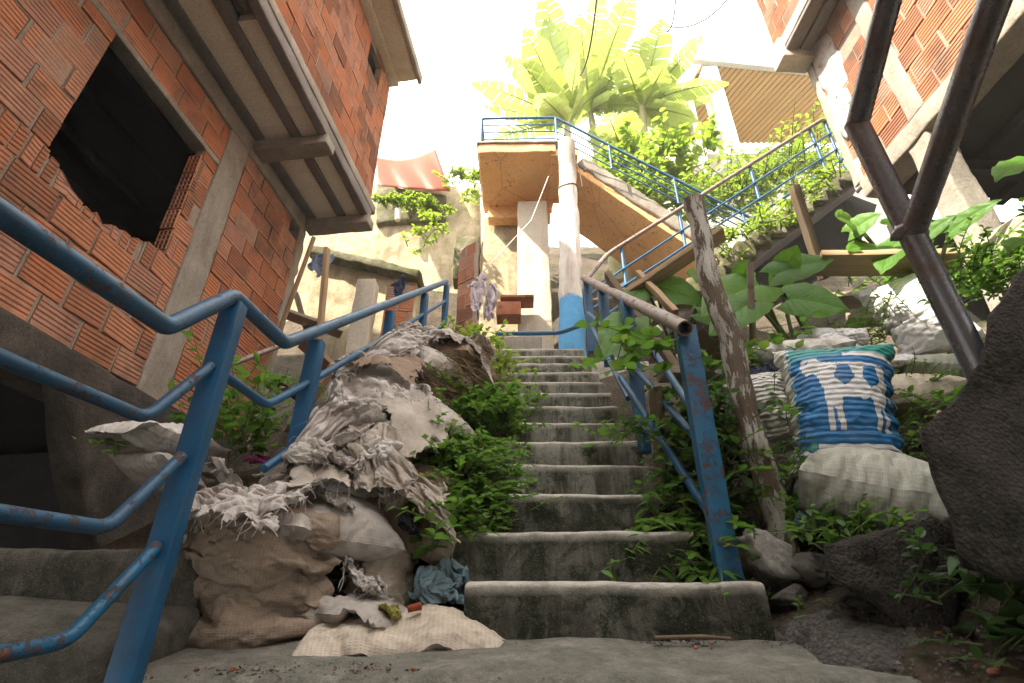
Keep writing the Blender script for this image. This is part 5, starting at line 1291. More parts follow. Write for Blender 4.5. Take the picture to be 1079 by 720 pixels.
for k, (px, py, dep, key, sz, rz, mt, lb) in enumerate([
 (360, 500, 2.22, 'rag', .40, .3, 'rag', 'crumpled grey white scrap of sacking right of the second blue post'),
 (398, 495, 2.25, 'ball', .62, 1.1, 'sack_white', 'balled white plastic among the rags below the pale blue sack'),
 (420, 540, 2.12, 'rag_wide', .36, 2.0, 'rag_pale', 'creased pale scrap above the small black bag'),
 (345, 540, 2.03, 'rag_wide', .34, .8, 'sack_grey', 'creased grey scrap between the shredded sack and the upright pale one'),
 (440, 480, 2.5, 'rag', .36, 1.7, 'rag', 'frayed white scrap at the right edge of the pale blue sack'),
 (362, 470, 2.55, 'ball', .6, .2, 'rag_pale', 'balled pale rag left of the pale blue sack'),
 (425, 430, 2.9, 'rag_spread', .5, .9, 'rag', 'tangled white rag in the middle of the brown matting'),
 (380, 625, 1.93, 'rag_wide', .34, .5, 'rag', 'tangle of white netting in front of the upright pale sack'),
 (372, 400, 3.2, 'rag_spread', .55, .4, 'rag', 'hanging white strips right under the third blue post'),
 (500, 372, 3.7, 'rag', .42, 1.2, 'rag', 'white scrap on the right shoulder of the fibre bundle')]):
    o = sack('torn_sack', key, px, py, dep, (sz, sz, sz * 1.1), (.5, .1, rz), mt, lb, 'torn sack', PILE, 80 + k, 3, rag=None if key == 'ball' else .12, thick=None if key == 'ball' else .003)
    if key != 'ball': threads(o, 34, 80 + k)
sack('plastic_bag', 'ball', 464, 640, 1.92, (.66, .64, .78), (0, 0, .4), 'bluebag', 'crumpled blue grey plastic bag against the end of the lowest step', 'plastic bag', PILE, 7, 3)
sack('plastic_bag', 'ball', 428, 560, 2.06, (.35, .3, .3), (0, .5, 1), 'blackbag', 'small shiny black bag tucked under the vines beside the upright pale sack', 'plastic bag', PILE, 10, 2)
sack('torn_sack', 'ball', 325, 492, 2.2, (.62, .55, .55), (.1, 0, .3), 'sack_white', 'crumpled grey and white wrapper wedged under the lower blue rail', 'torn sack', PILE, 11, 3)
mb = MB(); r = random.Random(5)
for k in range(420):
    t = r.random(); c = D(505 - 70 * t + r.gauss(0, 9), 372 + 60 * t + r.gauss(0, 12), 3.62 - .5 * t); d = V((r.gauss(.9, .3), r.gauss(-.2, .4), r.gauss(-.25, .3))).normalized(); l = r.uniform(.08, .26)
    tube(mb, [c - d * l / 2, c + UP * .012 * r.random(), c + d * l / 2 - UP * .02], r.uniform(.001, .0026), 4, r.random(), cap=False)
o = mb.build('dry_straw', M['straw']); tag(o, 'loose brown straw spilling over the top of the heap', 'straw', kind='stuff')
sack('sack', 'flat', 165, 478, 2.3, (.62, .6, .75), (.1, .1, -.5), 'sack_white', 'crumpled white sack on the ledge behind the front blue post', 'sack', PILE, 20, 3)
sack('sack', 'lying', 160, 508, 2.25, (.6, .4, .45), (.1, .3, 1.3), 'sack_grey', 'thin grey sack under the crumpled white one behind the front blue post', 'sack', PILE, 21, 2)
sack('plastic_bag', 'slump', 148, 700, 1.78, (.30, .35, .46), (0, .25, .3), 'blackbag', 'blue black plastic bag bunched around the foot of the front blue post', 'plastic bag', PILE, 22, 3)
sack('torn_sack', 'rag', 222, 520, 2.2, (.42, .4, .45), (.5, .5, 1.2), 'rag', 'white strip of sack running up behind the front blue post', 'torn sack', PILE, 23, 2, rag=.08, thick=.003)
sack('pink_cloth', 'ball', 270, 489, 2.6, (.38, .3, .22), (0, 0, .4), 'pink', 'small scrap of pink cloth behind the second blue post', 'cloth', None, 24, 2)
sack('plastic_scrap', 'rag', 408, 650, 1.72, (.12, .08, .20), (.9, .4, .4), 'tape', 'olive yellow plastic scrap sticking up from the long cream sack', 'scrap', None, 25, 1, thick=.002)
mb = MB(); P = D(430, 642, 1.74); tube(mb, [P, P + V((.03, .012, .008))], [.011, .012], 14); tube(mb, [P + V((.03, .012, .008)), P + V((.038, .015, .010))], [.013, .013], 14); tag(mb.build('plastic_tube', M['tarp']), 'short red and orange plastic tube end by the blue grey bag', 'tube')

# --- right garden
def cow_ink(s, u, v):
    if s == 1: u = 1 - u
    COW = [((.235, .69), (.225, .75), (.24, .785), (.27, .80), (.285, .835), (.31, .845), (.315, .81), (.36, .815), (.355, .78), (.40, .755), (.50, .735), (.65, .74), (.80, .735), (.845, .71), (.865, .63), (.885, .50), (.865, .49), (.85, .59), (.835, .55), (.83, .43), (.84, .29), (.795, .29), (.79, .41), (.778, .46), (.765, .39), (.77, .29), (.728, .29), (.728, .43), (.70, .50), (.66, .47), (.62, .49), (.51, .49), (.495, .41), (.505, .29), (.462, .29), (.455, .40), (.44, .44), (.43, .39), (.437, .29), (.393, .29), (.39, .43), (.375, .56), (.35, .64), (.32, .675), (.27, .66))]
    DARK = [((.50, .715), (.58, .72), (.61, .63), (.54, .565), (.47, .63)), ((.69, .72), (.78, .715), (.79, .60), (.72, .555), (.665, .63)), ((.265, .765), (.30, .775), (.285, .745))]
    ins = lambda P: sum(((P[i][1] > v) != (P[i - 1][1] > v)) and (u < (P[i - 1][0] - P[i][0]) * (v - P[i][1]) / (P[i - 1][1] - P[i][1]) + P[i][0]) for i in range(len(P))) % 2 == 1
    if u < .115 or u > .985: return 0
    if u < .15: return .75 if int(v * 46) % 2 else 0
    if v > .93: return .25
    if v > .84: return .35 if u < .55 else .3
    if v > .815 - .02: return 1 if .55 < u < .97 else .5
    if v < .035: return .3
    if v < .19: return .28 if u > .27 else (1 if int(v * 60 + u * 20) % 3 else .75)
    if v < .215: return 1 if u > .3 else .5
    if u < .165: return .75
    if any(ins(P) for P in DARK): return .75
    if any(ins(P) for P in COW): return 1
    return .75
sack('sack', 'lying', 922, 566, 2.14, (1.0, .80, 1.5), (.25, .04, 1.3), 'sack_green', 'full pale green sack in front of the blue printed one', 'sack', GARD, 31, 3)
sack('printed_sack', 'cow', 892, 502, 2.40, (.92, .8, 1.0), (.34, .14, -.38), 'cow', 'blue and green sack printed with a white cow', 'sack', GARD, 32, 4, wr=.003, tint=cow_ink)
sack('sack', 'ribbed', 818, 474, 2.55, (.78, .8, .86), (0, -.12, -.3), 'sack_rib', 'pale sack with close horizontal pleats between the leaning post and the printed one', 'sack', GARD, 33, 3)
sack('sack', 'flat', 842, 530, 2.40, (.36, .4, .75), (0, .3, .2), 'sack_grey', 'small limp grey sack at the lower left corner of the printed one', 'sack', GARD, 34, 3)
sack('sack', 'lying', 846, 396, 2.9, (.8, .66, .8), (.1, .1, 1.2), 'sack_white', 'dirty white sack lying behind the printed one', 'sack', GARD, 35, 2)
sack('cloth', 'ball', 806, 412, 2.75, (.6, .5, .72), (0, .2, 0), 'navy', 'bunched dark navy cloth on the pleated sack', 'cloth', None, 36, 3)
sack('sack', 'fold', 882, 388, 2.95, (.58, .6, .75), (.1, .1, -.5), 'sack_clean', 'knotted white plastic sack just above the printed one', 'sack', GARD, 37, 3)
sack('sack', 'slump', 990, 372, 3.0, (.80, .9, .70), (.1, -.12, -.35), 'sack_clean', 'tall bulging white sack behind the steel pipe', 'sack', GARD, 38, 3)
sack('sack', 'long', 968, 395, 2.95, (.72, .6, .75), (.1, .0, .1), 'sack_clean', 'flat white sack with a blue stripe below the tall bulging one', 'sack', GARD, 39, 3, w=.95, h=.55)
sack('sack', 'lying', 958, 440, 2.72, (.70, .66, 1.0), (.1, .25, 1.25), 'sack_cream', 'beige sack with a twisted neck beside the printed one', 'sack', GARD, 40, 2)
sack('sack', 'ball', 1003, 452, 2.5, (.5, .45, .42), (0, .4, .4), 'sack_cream', 'twisted beige sack neck lying against the rough concrete', 'sack', GARD, 41, 2)
sack('sack', 'lying', 1000, 412, 2.85, (.8, .6, .8), (.1, 0, 1.4), 'sack_green', 'dark greenish sack half hidden under the white striped one', 'sack', GARD, 42, 2)
sack('plastic_bag', 'ball', 845, 560, 2.25, (.5, .5, .42), (0, 0, .8), 'cyan_bag', 'clear bluish plastic wrapping among weeds at the foot of the wooden post', 'plastic bag', None, 43, 2)
# ------------------------------------------------------------------ plants
def gpt(x, y, dz=0.0): return V((x, y, ground(x, y) + dz))
def plant(name, label, cat, base, build, leafm='leaf', stemm='stem', group=None):
    root = empty(name, base, label, cat, group); ms, ml = MB(), MB(); build(ms, ml)
    if ms.v: ms.build('stems', M[stemm], root)
    if ml.v: ml.build('foliage', M[leafm], root)
    return root
def thicket(ms, ml, pts, per, L, nl, lL, lW, seed, up=.7, spread=.9, hue=(0, 1), shape=OVATE, stem=.003):
    r = random.Random(seed)
    for c in pts:
        for k in range(per):
            b = V(c) + V((r.gauss(0, .05), r.gauss(0, .05), r.gauss(-.01, .02)))
            d = V((r.gauss(0, spread), r.gauss(-.25, spread), r.uniform(up * .4, up * 1.5)))
            h = r.uniform(*hue) * .6
            sprig(ms, ml, b, d, L * r.uniform(.5, 1.25), r.randint(int(nl * .6), int(nl * 1.3)), lL, lW, r, r.uniform(.2, .7), stem, shape, hue=(h, min(1, h + .4)))
def line_pts(a, b, n, jit=.05, seed=1):
    r = random.Random(seed); return [V(a).lerp(V(b), (i + r.random()) / n) + V((r.gauss(0, jit), r.gauss(0, jit), r.gauss(0, jit * .5))) for i in range(n)]
LB = 'weeds growing on the left heap'
plant('bush', 'bright green bush at the top left of the stairs', 'bush', D(510, 385, 4.6), lambda s, l: thicket(s, l, line_pts(D(478, 366, 5.0), D(500, 402, 4.1), 22, .09, 3), 9, .32, 15, .072, .042, 3, hue=(.4, 1)), 'leaf_lime', group=LB)
plant('bush', 'dense green weed spilling onto the middle steps', 'bush', D(500, 440, 3.5), lambda s, l: (thicket(s, l, line_pts(D(460, 425, 3.5), D(528, 440, 3.55), 22, .09, 4), 9, .28, 15, .070, .042, 4, hue=(.4, 1)), thicket(s, l, line_pts(D(480, 450, 3.2), D(528, 455, 3.3), 12, .06, 14), 8, .22, 14, .062, .04, 14)), 'leaf', group=LB)
plant('bush', 'mid green weed on the heap below the rags', 'bush', D(470, 495, 2.75), lambda s, l: thicket(s, l, line_pts(D(425, 478, 2.75), D(500, 490, 2.8), 20, .07, 5), 9, .22, 14, .056, .034, 5), 'leaf', group=LB)
plant('vine', 'fine leaved vine trailing over the left ends of the lower steps', 'vine', D(500, 520, 2.5), lambda s, l: (thicket(s, l, line_pts(D(478, 490, 2.6), D(512, 545, 2.35), 20, .06, 6), 8, .2, 14, .046, .03, 6, up=.15), thicket(s, l, line_pts(D(505, 470, 2.75), D(525, 520, 2.6), 12, .04, 16), 5, .2, 11, .04, .026, 16, up=.0)), 'leaf', group=LB)
plant('weed', 'broad leaved seedling above the blue grey bag', 'weed', D(462, 590, 2.05), lambda s, l: (thicket(s, l, [D(462, 580, 2.05), D(450, 565, 2.05), D(474, 560, 2.08)], 3, .22, 6, .085, .062, 7, hue=(.2, .7)), thicket(s, l, line_pts(D(480, 560, 2.15), D(505, 540, 2.25), 6, .04, 17), 3, .2, 7, .06, .045, 17, up=.2)), 'leaf', group=LB)
plant('bush', 'pale green weed hanging over the sacks beside the middle steps', 'bush', D(480, 520, 2.6), lambda s, l: (thicket(s, l, line_pts(D(445, 500, 2.55), D(500, 515, 2.6), 18, .06, 61), 8, .20, 13, .058, .04, 61, hue=(.3, 1)), thicket(s, l, line_pts(D(440, 545, 2.2), D(490, 560, 2.25), 12, .05, 62), 6, .17, 9, .062, .046, 62, hue=(.2, .9))), 'leaf', group=LB)
plant('weed', 'small mossy tuft below the brown fibre bundle', 'weed', D(455, 415, 3.4), lambda s, l: thicket(s, l, line_pts(D(430, 405, 3.4), D(500, 408, 3.55), 16, .07, 8), 7, .13, 12, .024, .012, 8, hue=(.3, 1)), 'leaf_lime', group=LB)
plant('weed', 'mossy tuft among the rags in the middle of the heap', 'weed', D(400, 440, 2.9), lambda s, l: thicket(s, l, line_pts(D(370, 440, 2.8), D(450, 450, 2.9), 14, .07, 9), 6, .12, 12, .022, .012, 9, hue=(.2, .8)), 'leaf', group=LB)
plant('shrub', 'leafy shrub in the gap between the first and second left posts', 'shrub', D(235, 470, 2.55), lambda s, l: (thicket(s, l, line_pts(D(215, 470, 2.6), D(262, 470, 2.6), 10, .07, 10), 4, .50, 10, .085, .045, 10, up=1.4, spread=.5, hue=(0, .8), shape=LANCE), thicket(s, l, [D(250, 400, 2.7), D(240, 420, 2.6)], 3, .3, 8, .11, .045, 20, up=.6, hue=(.5, 1), shape=LANCE)), 'leaf')
plant('weed', 'sprig of ferny leaves poking out left of the rags', 'weed', D(375, 440, 2.9), lambda s, l: thicket(s, l, [D(372, 440, 2.9), D(360, 425, 3.0)], 3, .26, 8, .06, .03, 11, up=1.2, hue=(.5, 1)), 'leaf')
plant('weed', 'two small leaves on the ledge below the white sack', 'weed', D(120, 468, 2.3), lambda s, l: thicket(s, l, [D(125, 470, 2.25)], 4, .12, 4, .07, .03, 12, up=.3), 'leaf')
# vines on the right handrail
plant('vine', 'tangled vine climbing the right handrail and hanging over the steps', 'vine', D(730, 540, 2.3), lambda s, l: (
    thicket(s, l, line_pts(D(722, 490, 2.5), D(722, 600, 2.08), 20, .05, 21), 5, .22, 11, .075, .042, 21, up=-.2, spread=.7),
    thicket(s, l, line_pts(D(705, 500, 2.6), D(705, 590, 2.2), 10, .04, 22), 5, .26, 10, .085, .04, 22, up=-.3, spread=.5, shape=LANCE),
    thicket(s, l, line_pts(D(705, 430, 2.8), D(740, 490, 2.5), 12, .06, 23), 3, .26, 9, .085, .055, 23, up=.3),
    thicket(s, l, line_pts(D(665, 450, 2.9), D(640, 462, 2.9), 4, .02, 24), 3, .2, 6, .08, .04, 24, up=.3, hue=(.6, 1))), 'leaf')
plant('vine', 'leafy vine twining round the top of the right handrail', 'vine', D(690, 380, 3.0), lambda s, l: (
    thicket(s, l, line_pts(D(640, 372, 3.6), D(690, 372, 2.7), 5, .05, 25), 2, .3, 7, .12, .085, 25, up=.5, hue=(.1, .9)),
    thicket(s, l, line_pts(D(690, 350, 2.5), D(700, 400, 2.4), 4, .04, 26), 2, .16, 4, .095, .075, 26, up=.4, hue=(.4, 1))), 'leaf')
plant('weed', 'dark undergrowth behind the right handrail and leaning post', 'weed', D(760, 500, 2.5), lambda s, l: (
    thicket(s, l, line_pts(D(735, 430, 2.8), D(765, 540, 2.4), 18, .07, 27), 5, .34, 9, .08, .045, 27, up=.8),
    thicket(s, l, line_pts(D(775, 440, 2.8), D(785, 520, 2.45), 5, .04, 28), 3, .3, 8, .07, .04, 28, up=.8)), 'leaf_dark')
# elephant ears
def heart(mb, base, d, L, W, up, droop, rn, wav=.03, seed=0):
    d, s, u = frame(d, up); base = V(base); r = random.Random(seed); n, m = 12, 7; vs = []; ls = []
    for i in range(n + 1):
        t = i / n
        half = W * .5 * (math.sin(math.pi * min(1, (t * .86 + .16))) ** .8) * (1.06 - .22 * t)
        if i == n: half = .002
        for j in range(-m, m + 1):
            k = j / m; tt = t - .20 * (abs(k) ** 1.6) * max(0, 1 - t * 1.7) * 1.0 + .06 * abs(k) * t
            p = base + d * (L * tt) + s * (half * k) - UP * (droop * L * tt * abs(tt)) + u * (abs(k) * half * .28 - .5 * half * k * k * .5 + wav * L * math.sin(tt * 21 + abs(k) * 4 + seed) * abs(k))
            vs.append(p); ls.append((t, k, 0))
    c = 2 * m + 1
    mb.add(vs, [(i * c + j, i * c + j + 1, (i + 1) * c + j + 1, (i + 1) * c + j) for i in range(n) for j in range(2 * m)], rn, True, loc=ls)
def taro(label, leaves, base, seed, leafm='taro'):
    r = random.Random(seed); root = empty('elephant_ear_plant', base, label, 'plant', 'elephant ear plants in the garden'); ms, ml = MB(), MB()
    for k, (b, t, dep, breadth) in enumerate(leaves):
        B = D(*b, dep); T = D(*t, dep * r.uniform(.93, .97)); d = T - B; L = d.length
        heart(ml, B, d + UP * L * .18, L * .92, L * breadth * .86, (B * -1).normalized() * 1.0 + UP * .7, .22, r.random(), .02, seed + k)
        q = V(base) + V((r.gauss(0, .06), r.gauss(0, .06), 0)); tube(ms, bendy([q, q.lerp(B, .6) + UP * .12, B], .3), [.012] * 7, 6, cap=False)
    ms.build('stalks', M['stem'], root); ml.build('leaf_blades', M[leafm], root)
taro('elephant ear plant with the broadest leaves above the printed sack', [((800, 300), (742, 330), 3.3, .95), ((815, 290), (882, 270), 3.35, .8), ((830, 315), (892, 325), 3.15, 1.0), ((795, 318), (750, 350), 3.1, .9), ((822, 296), (842, 250), 3.4, .8), ((780, 300), (790, 268), 3.45, .9)], gpt(1.75, 2.95), 3)
taro('elephant ear plant right of the dark stake, under the house on stilts', [((895, 245), (930, 222), 3.3, .9), ((905, 240), (878, 225), 3.35, .95), ((925, 262), (890, 262), 3.3, .7), ((945, 255), (930, 285), 3.25, .7), ((1000, 245), (1058, 205), 2.9, .5), ((975, 250), (1010, 222), 3.0, .6), ((960, 245), (925, 232), 3.1, .6)], gpt(2.7, 3.1), 5)
taro('low elephant ear plant behind the right handrail', [((690, 300), (738, 318), 3.9, .8), ((680, 303), (655, 330), 3.85, .7), ((665, 335), (640, 372), 3.5, .9), ((655, 350), (665, 388), 3.4, .6), ((745, 300), (722, 285), 3.7, .8), ((735, 330), (768, 345), 3.4, .7)], gpt(1.15, 3.6), 7)
taro('elephant ear leaf entering at the right edge of the picture', [((1095, 165), (1050, 188), 2.2, .6), ((1100, 250), (1060, 262), 2.3, .5)], V((2.6, 2.0, 1.0)), 9)
GW = 'weeds in the right garden'
plant('weed', 'weeds round the printed sack', 'weed', D(880, 440, 2.5), lambda s, l: (thicket(s, l, line_pts(D(955, 470, 2.4), D(975, 500, 2.3), 6, .05, 31), 4, .24, 8, .05, .028, 31), thicket(s, l, [D(836, 430, 2.5), D(846, 440, 2.45)], 4, .22, 6, .09, .05, 32, hue=(.5, 1))), 'leaf', group=GW)
plant('weed', 'weeds growing in front of the pale green sack', 'weed', D(900, 560, 2.05), lambda s, l: (thicket(s, l, line_pts(D(862, 572, 2.0), D(965, 565, 1.92), 10, .04, 33), 4, .16, 8, .06, .030, 33), thicket(s, l, line_pts(D(850, 500, 2.3), D(870, 560, 2.05), 8, .05, 34), 4, .24, 8, .06, .034, 34)), 'leaf', group=GW)
plant('weed', 'feathery weeds between the white sacks', 'weed', D(960, 410, 2.8), lambda s, l: (thicket(s, l, line_pts(D(935, 405, 2.85), D(1000, 420, 2.7), 8, .05, 35), 4, .2, 11, .04, .018, 35), thicket(s, l, line_pts(D(965, 435, 2.6), D(1000, 440, 2.5), 6, .05, 36), 4, .26, 9, .055, .03, 36)), 'leaf', group=GW)
plant('weed', 'grassy weeds on the bank below the boards', 'weed', D(930, 350, 3.2), lambda s, l: (thicket(s, l, line_pts(D(900, 350, 3.2), D(950, 355, 3.2), 18, .09, 37), 6, .16, 11, .035, .014, 37, hue=(.3, 1)), thicket(s, l, line_pts(D(920, 305, 3.4), D(1040, 300, 3.1), 10, .08, 38), 4, .26, 10, .06, .032, 38)), 'leaf', group=GW)
plant('weed', 'green weeds on the slope at the right edge above the rough concrete', 'weed', D(1060, 290, 2.6), lambda s, l: thicket(s, l, line_pts(D(1020, 310, 2.8), D(1085, 270, 2.3), 24, .09, 39), 5, .22, 10, .05, .026, 39), 'leaf', group=GW)
plant('weed', 'leafy weeds left of the white plastic sacks under the big leaves', 'weed', D(800, 380, 3.0), lambda s, l: thicket(s, l, line_pts(D(745, 400, 2.9), D(850, 365, 3.0), 11, .06, 40), 3, .22, 7, .10, .065, 40, hue=(.2, .9)), 'leaf', group=GW)
plant('weed', 'tall nettle like weed at the lower right corner', 'weed', D(1065, 690, 1.25), lambda s, l: (thicket(s, l, [D(1075, 690, 1.3), D(1050, 640, 1.4), D(1085, 620, 1.35), D(1040, 680, 1.35)], 4, .16, 6, .09, .06, 41, up=1.0, spread=.6, hue=(.2, .7)), thicket(s, l, [D(1015, 615, 1.5), D(1030, 600, 1.5)], 3, .11, 6, .09, .045, 42, up=1, hue=(.2, .8))), 'leaf_dark', group=GW)
plant('weed', 'small weed on top of the low crumbling wall', 'weed', D(955, 590, 1.65), lambda s, l: thicket(s, l, [D(945, 590, 1.62), D(960, 620, 1.6), D(985, 630, 1.5)], 3, .14, 5, .06, .032, 43, up=.7), 'leaf_dark', group=GW)
plant('weed', 'tiny weeds sprouting beside the lump of concrete', 'weed', D(795, 620, 1.95), lambda s, l: thicket(s, l, [D(790, 632, 1.95), D(780, 610, 2.0), D(802, 575, 2.0), D(835, 640, 1.8)], 3, .08, 5, .035, .022, 44, up=.7), 'leaf', group=GW)
# banana plants up behind
rb = random.Random(17)
def banana_leaf(mb, B, T, W, seed, droop=.25, rn=.5):
    r = random.Random(seed); n = 34; run_vec = T - B; L = run_vec.length
    d = run_vec.normalized(); mid = []
    for i in range(n + 1): t = i / n; mid.append(B + run_vec * t + UP * (droop * L * (t * (1 - t)) * 1.8))
    tube(mb, mid, [.022 * (1 - .85 * i / n) for i in range(n + 1)], 5, rn * .6 + .4, cap=False)
    tilt = r.uniform(-.5, .5)
    for sg in (-1, 1):
        i = 2; ph = r.uniform(0, 6)
        while i < n:
            run = r.choice((1, 2, 3, 5)); e = min(n, i + run); drop = r.uniform(.1, .6); vs = []
            for k in range(i, e + 1):
                t = k / n; tg = (mid[min(k + 1, n)] - mid[max(k - 1, 0)]).normalized(); s = tg.cross(UP + V((tilt, 0, 0))); s.normalize()
                w = W * .5 * min(1, t * 7) * (1 - max(0, t - .72) / .28 * .85); q = s * sg * w + tg * w * .35
                gap = -.006 if k == e else 0
                b = mid[k] + tg * gap * L
                vs += [b, b + q * .5 - UP * (w * .12 * drop), b + q - UP * (w * .55 * drop)]
            m = e - i
            if m: mb.add(vs, [(3 * a + c, 3 * a + c + 1, 3 * a + c + 4, 3 * a + c + 3) for a in range(m) for c in (0, 1)], min(1, max(0, rn + r.uniform(-.15, .15))), False)
            i = e
def banana(label, foot, crown, tips, dep, seed):
    r = random.Random(seed); F0 = D(*foot, dep); F0.z = min(F0.z, ground(F0.x, F0.y) + .3); C = D(*crown, dep)
    root = empty('banana_plant', (F0.x, F0.y, ground(F0.x, F0.y)), label, 'banana plant', 'banana plants above the overhead stairs'); mt, ml = MB(), MB()
    tube(mt, [V((F0.x, F0.y, ground(F0.x, F0.y) - .2)), F0.lerp(C, .5), C], [.15, .12, .06], 12, .5); mt.build('trunk', M['trunk'], root)
    for k, t in enumerate(tips):
        T = D(*t, dep * r.uniform(.92, 1.08)); banana_leaf(ml, C - UP * .1 * r.random(), T, r.uniform(.44, .62), seed * 10 + k, r.uniform(.02, .25), r.random())
    ml.build('leaves', M['banana'], root)
banana('left banana plant, its long leaf reaching out over the landing rail', (590, 180), (598, 128), [(497, 88), (553, 30), (520, 148), (545, 62), (575, 20), (566, 100), (640, 90), (510, 112), (530, 60), (610, 55), (572, -12)], 10.5, 3)
banana('middle banana plant with tall upright leaves', (640, 190), (622, 118), [(595, 25), (600, 60), (647, 0), (653, 32), (570, 92), (672, 90), (622, 40), (585, 125), (640, 70), (610, 15), (660, 60), (690, 100), (560, 70), (632, -25), (668, -8)], 11, 5)
banana('right banana plant leaning towards the white columns', (680, 200), (676, 112), [(698, 20), (740, 38), (768, 88), (733, 125), (727, 147), (655, 55), (640, 110), (700, 70), (650, 150), (720, 70), (750, 105), (675, 40), (745, 150)], 10.6, 7)
banana('small banana plant half hidden behind the overhead flight', (655, 205), (655, 158), [(620, 138), (700, 140), (640, 120), (668, 118), (690, 165), (625, 165)], 10, 9)
BG = 'bushes on the slope behind the overhead stairs'
def far_bush(label, pts, n, L, lL, lW, seed, leafm='leaf_lime', per=6, jit=.3): plant('bush', label, 'bush', pts[0], lambda s, l: thicket(s, l, line_pts(pts[0], pts[1], n, jit, seed), per, L, 12, lL, lW, seed, hue=(.3, 1), stem=.008), leafm, group=BG)
far_bush('yellow green bush below the banana plants', (D(640, 190, 9.8), D(720, 200, 9.8)), 24, .7, .24, .12, 51)
far_bush('bright bush under the slatted eave', (D(735, 200, 9), D(860, 190, 8.5)), 28, .7, .16, .06, 52)
far_bush('sunlit weeds along the overhead flight', (D(640, 185, 9.2), D(740, 225, 8.8)), 22, .5, .16, .07, 53)
far_bush('pale bush left of the overhead landing', (D(480, 195, 9.8), D(505, 190, 9.8)), 9, .25, .10, .05, 54, jit=.15)
far_bush('hedge strip beneath the orange tarpaulin', (D(400, 212, 8.4), D(472, 220, 8.6)), 22, .14, .07, .035, 55, jit=.07)
far_bush('drooping yellow green plant on the retaining wall', (D(445, 262, 7.6), D(462, 235, 7.8)), 5, .3, .10, .05, 56, per=4, jit=.08)
far_bush('weeds on the mossy flight below the blue railing', (D(745, 275, 6.2), D(880, 185, 6.2)), 30, .24, .08, .03, 57, 'leaf_lime', 4, .1)
far_bush('tall grass by the end of the blue railing at the upper right', (D(800, 200, 7.8), D(880, 160, 7.8)), 16, .6, .2, .015, 58, 'leaf_lime', 5)
# ------------------------------------------------------------------ small debris
r = random.Random(77)
def chip(name, mat, P, s, label, cat, group, seed):
    s *= .75
    mb = MB(); blob(mb, P + UP * s * .3, (s, s * r.uniform(.6, 1), s * r.uniform(.4, .7)), seed, .7, 5); tag(mb.build(name, M[mat]), label, cat, group)
for k in range(46):
    px = r.uniform(520, 800); P = AY(px, 672, Y1 - r.uniform(.015, .09)); P.z = -.025 + .055 * ((P.y - 1.8) / .19) * .9
    chip('pebble', r.choice(['rubble', 'rubble', 'stone', 'terracotta']), P, r.uniform(.004, .014), 'pebble lying along the foot of the lowest step', 'pebble', 'pebbles along the foot of the lowest step', k)
for k in range(26):
    px = r.uniform(200, 460); P = AY(px, 703, 1.66 + r.uniform(-.02, .03)); P.z = -.052
    chip('rubble_chip', r.choice(['rubble', 'terracotta', 'stone', 'terracotta']), P, r.uniform(.005, .014), 'rubble chip on the kerb in front of the sacks', 'rubble', 'rubble chips on the kerb before the sacks', 200 + k)
for k in range(24):
    x = r.uniform(-.2, .68); P = V((x, Y1 + r.uniform(.18, .235), Z1 - .004)); chip('pebble', r.choice(['rubble', 'stone']), P, r.uniform(.005, .013), 'pebble at the back of the lowest tread', 'pebble', 'pebbles at the back of the lowest tread', 300 + k)
for k in range(40):
    x, y = r.uniform(.82, 1.35), r.uniform(1.55, 1.95); P = gpt(x, y); chip('rubble_chip', r.choice(['rubble', 'stone', 'terracotta']), P, r.uniform(.006, .02), 'rubble chip on the earth at the lower right', 'rubble', 'rubble chips on the earth at the lower right', 400 + k)
for k in range(60):
    t = r.random(); P = D(300 + 130 * t + r.gauss(0, 15), 505 - 40 * t + r.gauss(0, 8), 2.15 + .3 * t); chip('litter_scrap', r.choice(['sack_white', 'rag_brown', 'terracotta', 'rubble', 'straw']), P, r.uniform(.008, .024), 'scrap of litter between the torn sacks', 'litter', 'litter scraps on the left heap', 500 + k)
mb = MB(); tube(mb, [AY(690, 672, 1.9), AY(740, 671, 1.9), AY(770, 673, 1.88)], [.006, .007, .004], 6); tag(mb.build('stick', M['twig']), 'pale stick lying at the foot of the lowest step', 'stick')
mb = MB(); tube(mb, [D(855, 697, 1.62), D(880, 700, 1.6), D(912, 690, 1.58)], [.012, .014, .006], 7, amp=.006); tag(mb.build('stick', M['dry']), 'brown broken branch at the lower right', 'stick')
mb = MB()
leaf(mb, D(838, 652, 1.66), V((.1, .05, .03)), .055, .035, UP, .05, .1, rn=.6); tag(mb.build('fallen_leaf', M['leaf']), 'fallen green leaf on the gravelly heap', 'leaf')
mb = MB(); leaf(mb, D(655, 688, 1.70), V((.1, .01, .0)), .09, .022, UP, .02, .1, LANCE, .7); tag(mb.build('fallen_leaf', M['leaf']), 'narrow green leaf lying on the kerb step', 'leaf')
mb = MB(); leaf(mb, D(545, 498, 2.75), V((.03, -.05, -.1)), .13, .06, V((0, -1, .3)), .2, .4, rn=.5); tag(mb.build('dry_leaf', M['rag']), 'withered white leaf hanging at the left end of a step', 'leaf')

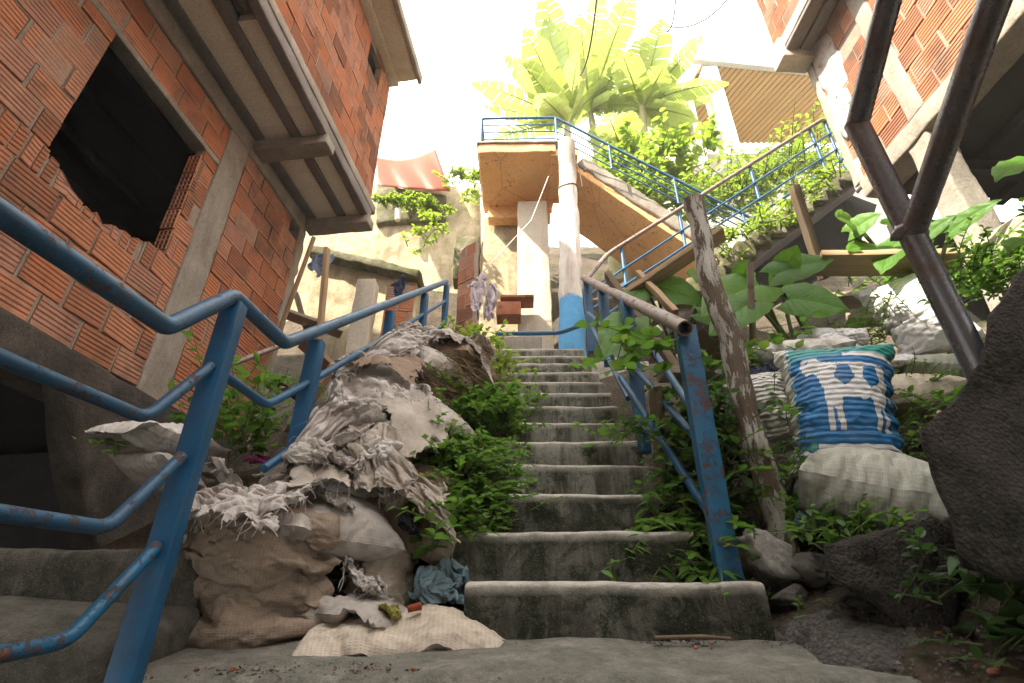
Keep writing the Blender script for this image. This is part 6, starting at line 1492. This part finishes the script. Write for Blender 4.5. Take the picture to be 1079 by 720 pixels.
# loose grit and crumbs swept against the steps
mb = MB(); r = random.Random(91)
def crumb(P, s):
    a = rdir(r, -.2, 1) * s; b = rdir(r, -.2, 1) * s; c = rdir(r, -.2, 1) * s; q = P + UP * s * r.uniform(.3, .9)
    mb.add([P + a, P + b, P + c, q, P - a * .6, P - b * .5], [(0, 1, 3), (1, 2, 3), (2, 0, 3), (4, 5, 3), (5, 0, 3), (1, 4, 3), (2, 4, 3)], r.random())
for k in range(900):
    x = r.uniform(-.15, .9); y = Y1 - abs(r.gauss(0, .03)) - .012; crumb(V((x, y, -.025 + .055 * ((y - 1.8) / .19) * .9 + .0)), r.uniform(.002, .008))
for k in range(700):
    x = r.uniform(-1.0, .2); y = r.gauss(1.69, .035); crumb(V((x, max(1.625, y), -.025 + .055 * ((max(1.625, y) - 1.8) / .19) * .9)), r.uniform(.002, .008))
for k in range(260):
    x = r.uniform(-.15, .66); crumb(V((x, Y1 + r.uniform(.16, .235), Z1 - .003)), r.uniform(.002, .007))
for n_ in range(1, 12):
    for k in range(40): crumb(V((r.uniform(-.1, .62), Y1 + RUN * n_ + r.uniform(.17, .235), Z1 + RISE * n_ - .003)), r.uniform(.002, .007))
for k in range(500):
    x, y = r.uniform(.82, 1.4), r.uniform(1.55, 2.0); crumb(gpt(x, y, .0), r.uniform(.003, .012))
tag(mb.build('grit', M['grit'], origin=(0, 0, 0)), 'loose grit and crumbs of rubble swept against the steps and sacks', 'grit', kind='stuff')

# ------------------------------------------------------------------ thin haze added in place of lens glare over the far side
mb = MB(); gridbox(mb, (0, 17, 8), E3, (70, 28, 17), 40, .01, 0, smooth=False)
hz = bpy.data.materials.new('glare haze'); hz.use_nodes = True; hn = hz.node_tree; hn.nodes.clear(); ho = hn.nodes.new('ShaderNodeOutputMaterial'); hv = hn.nodes.new('ShaderNodeVolumePrincipled')
hv.inputs['Color'].default_value = (1, .95, .86, 1); hv.inputs['Density'].default_value = .0035; hv.inputs['Anisotropy'].default_value = .2; hn.links.new(hv.outputs[0], ho.inputs['Volume'])
o = mb.build('haze', hz, origin=(0, 17, -9)); o['kind'] = 'stuff'; o['label'] = 'thin haze added in place of lens glare over the alley and the slope behind'
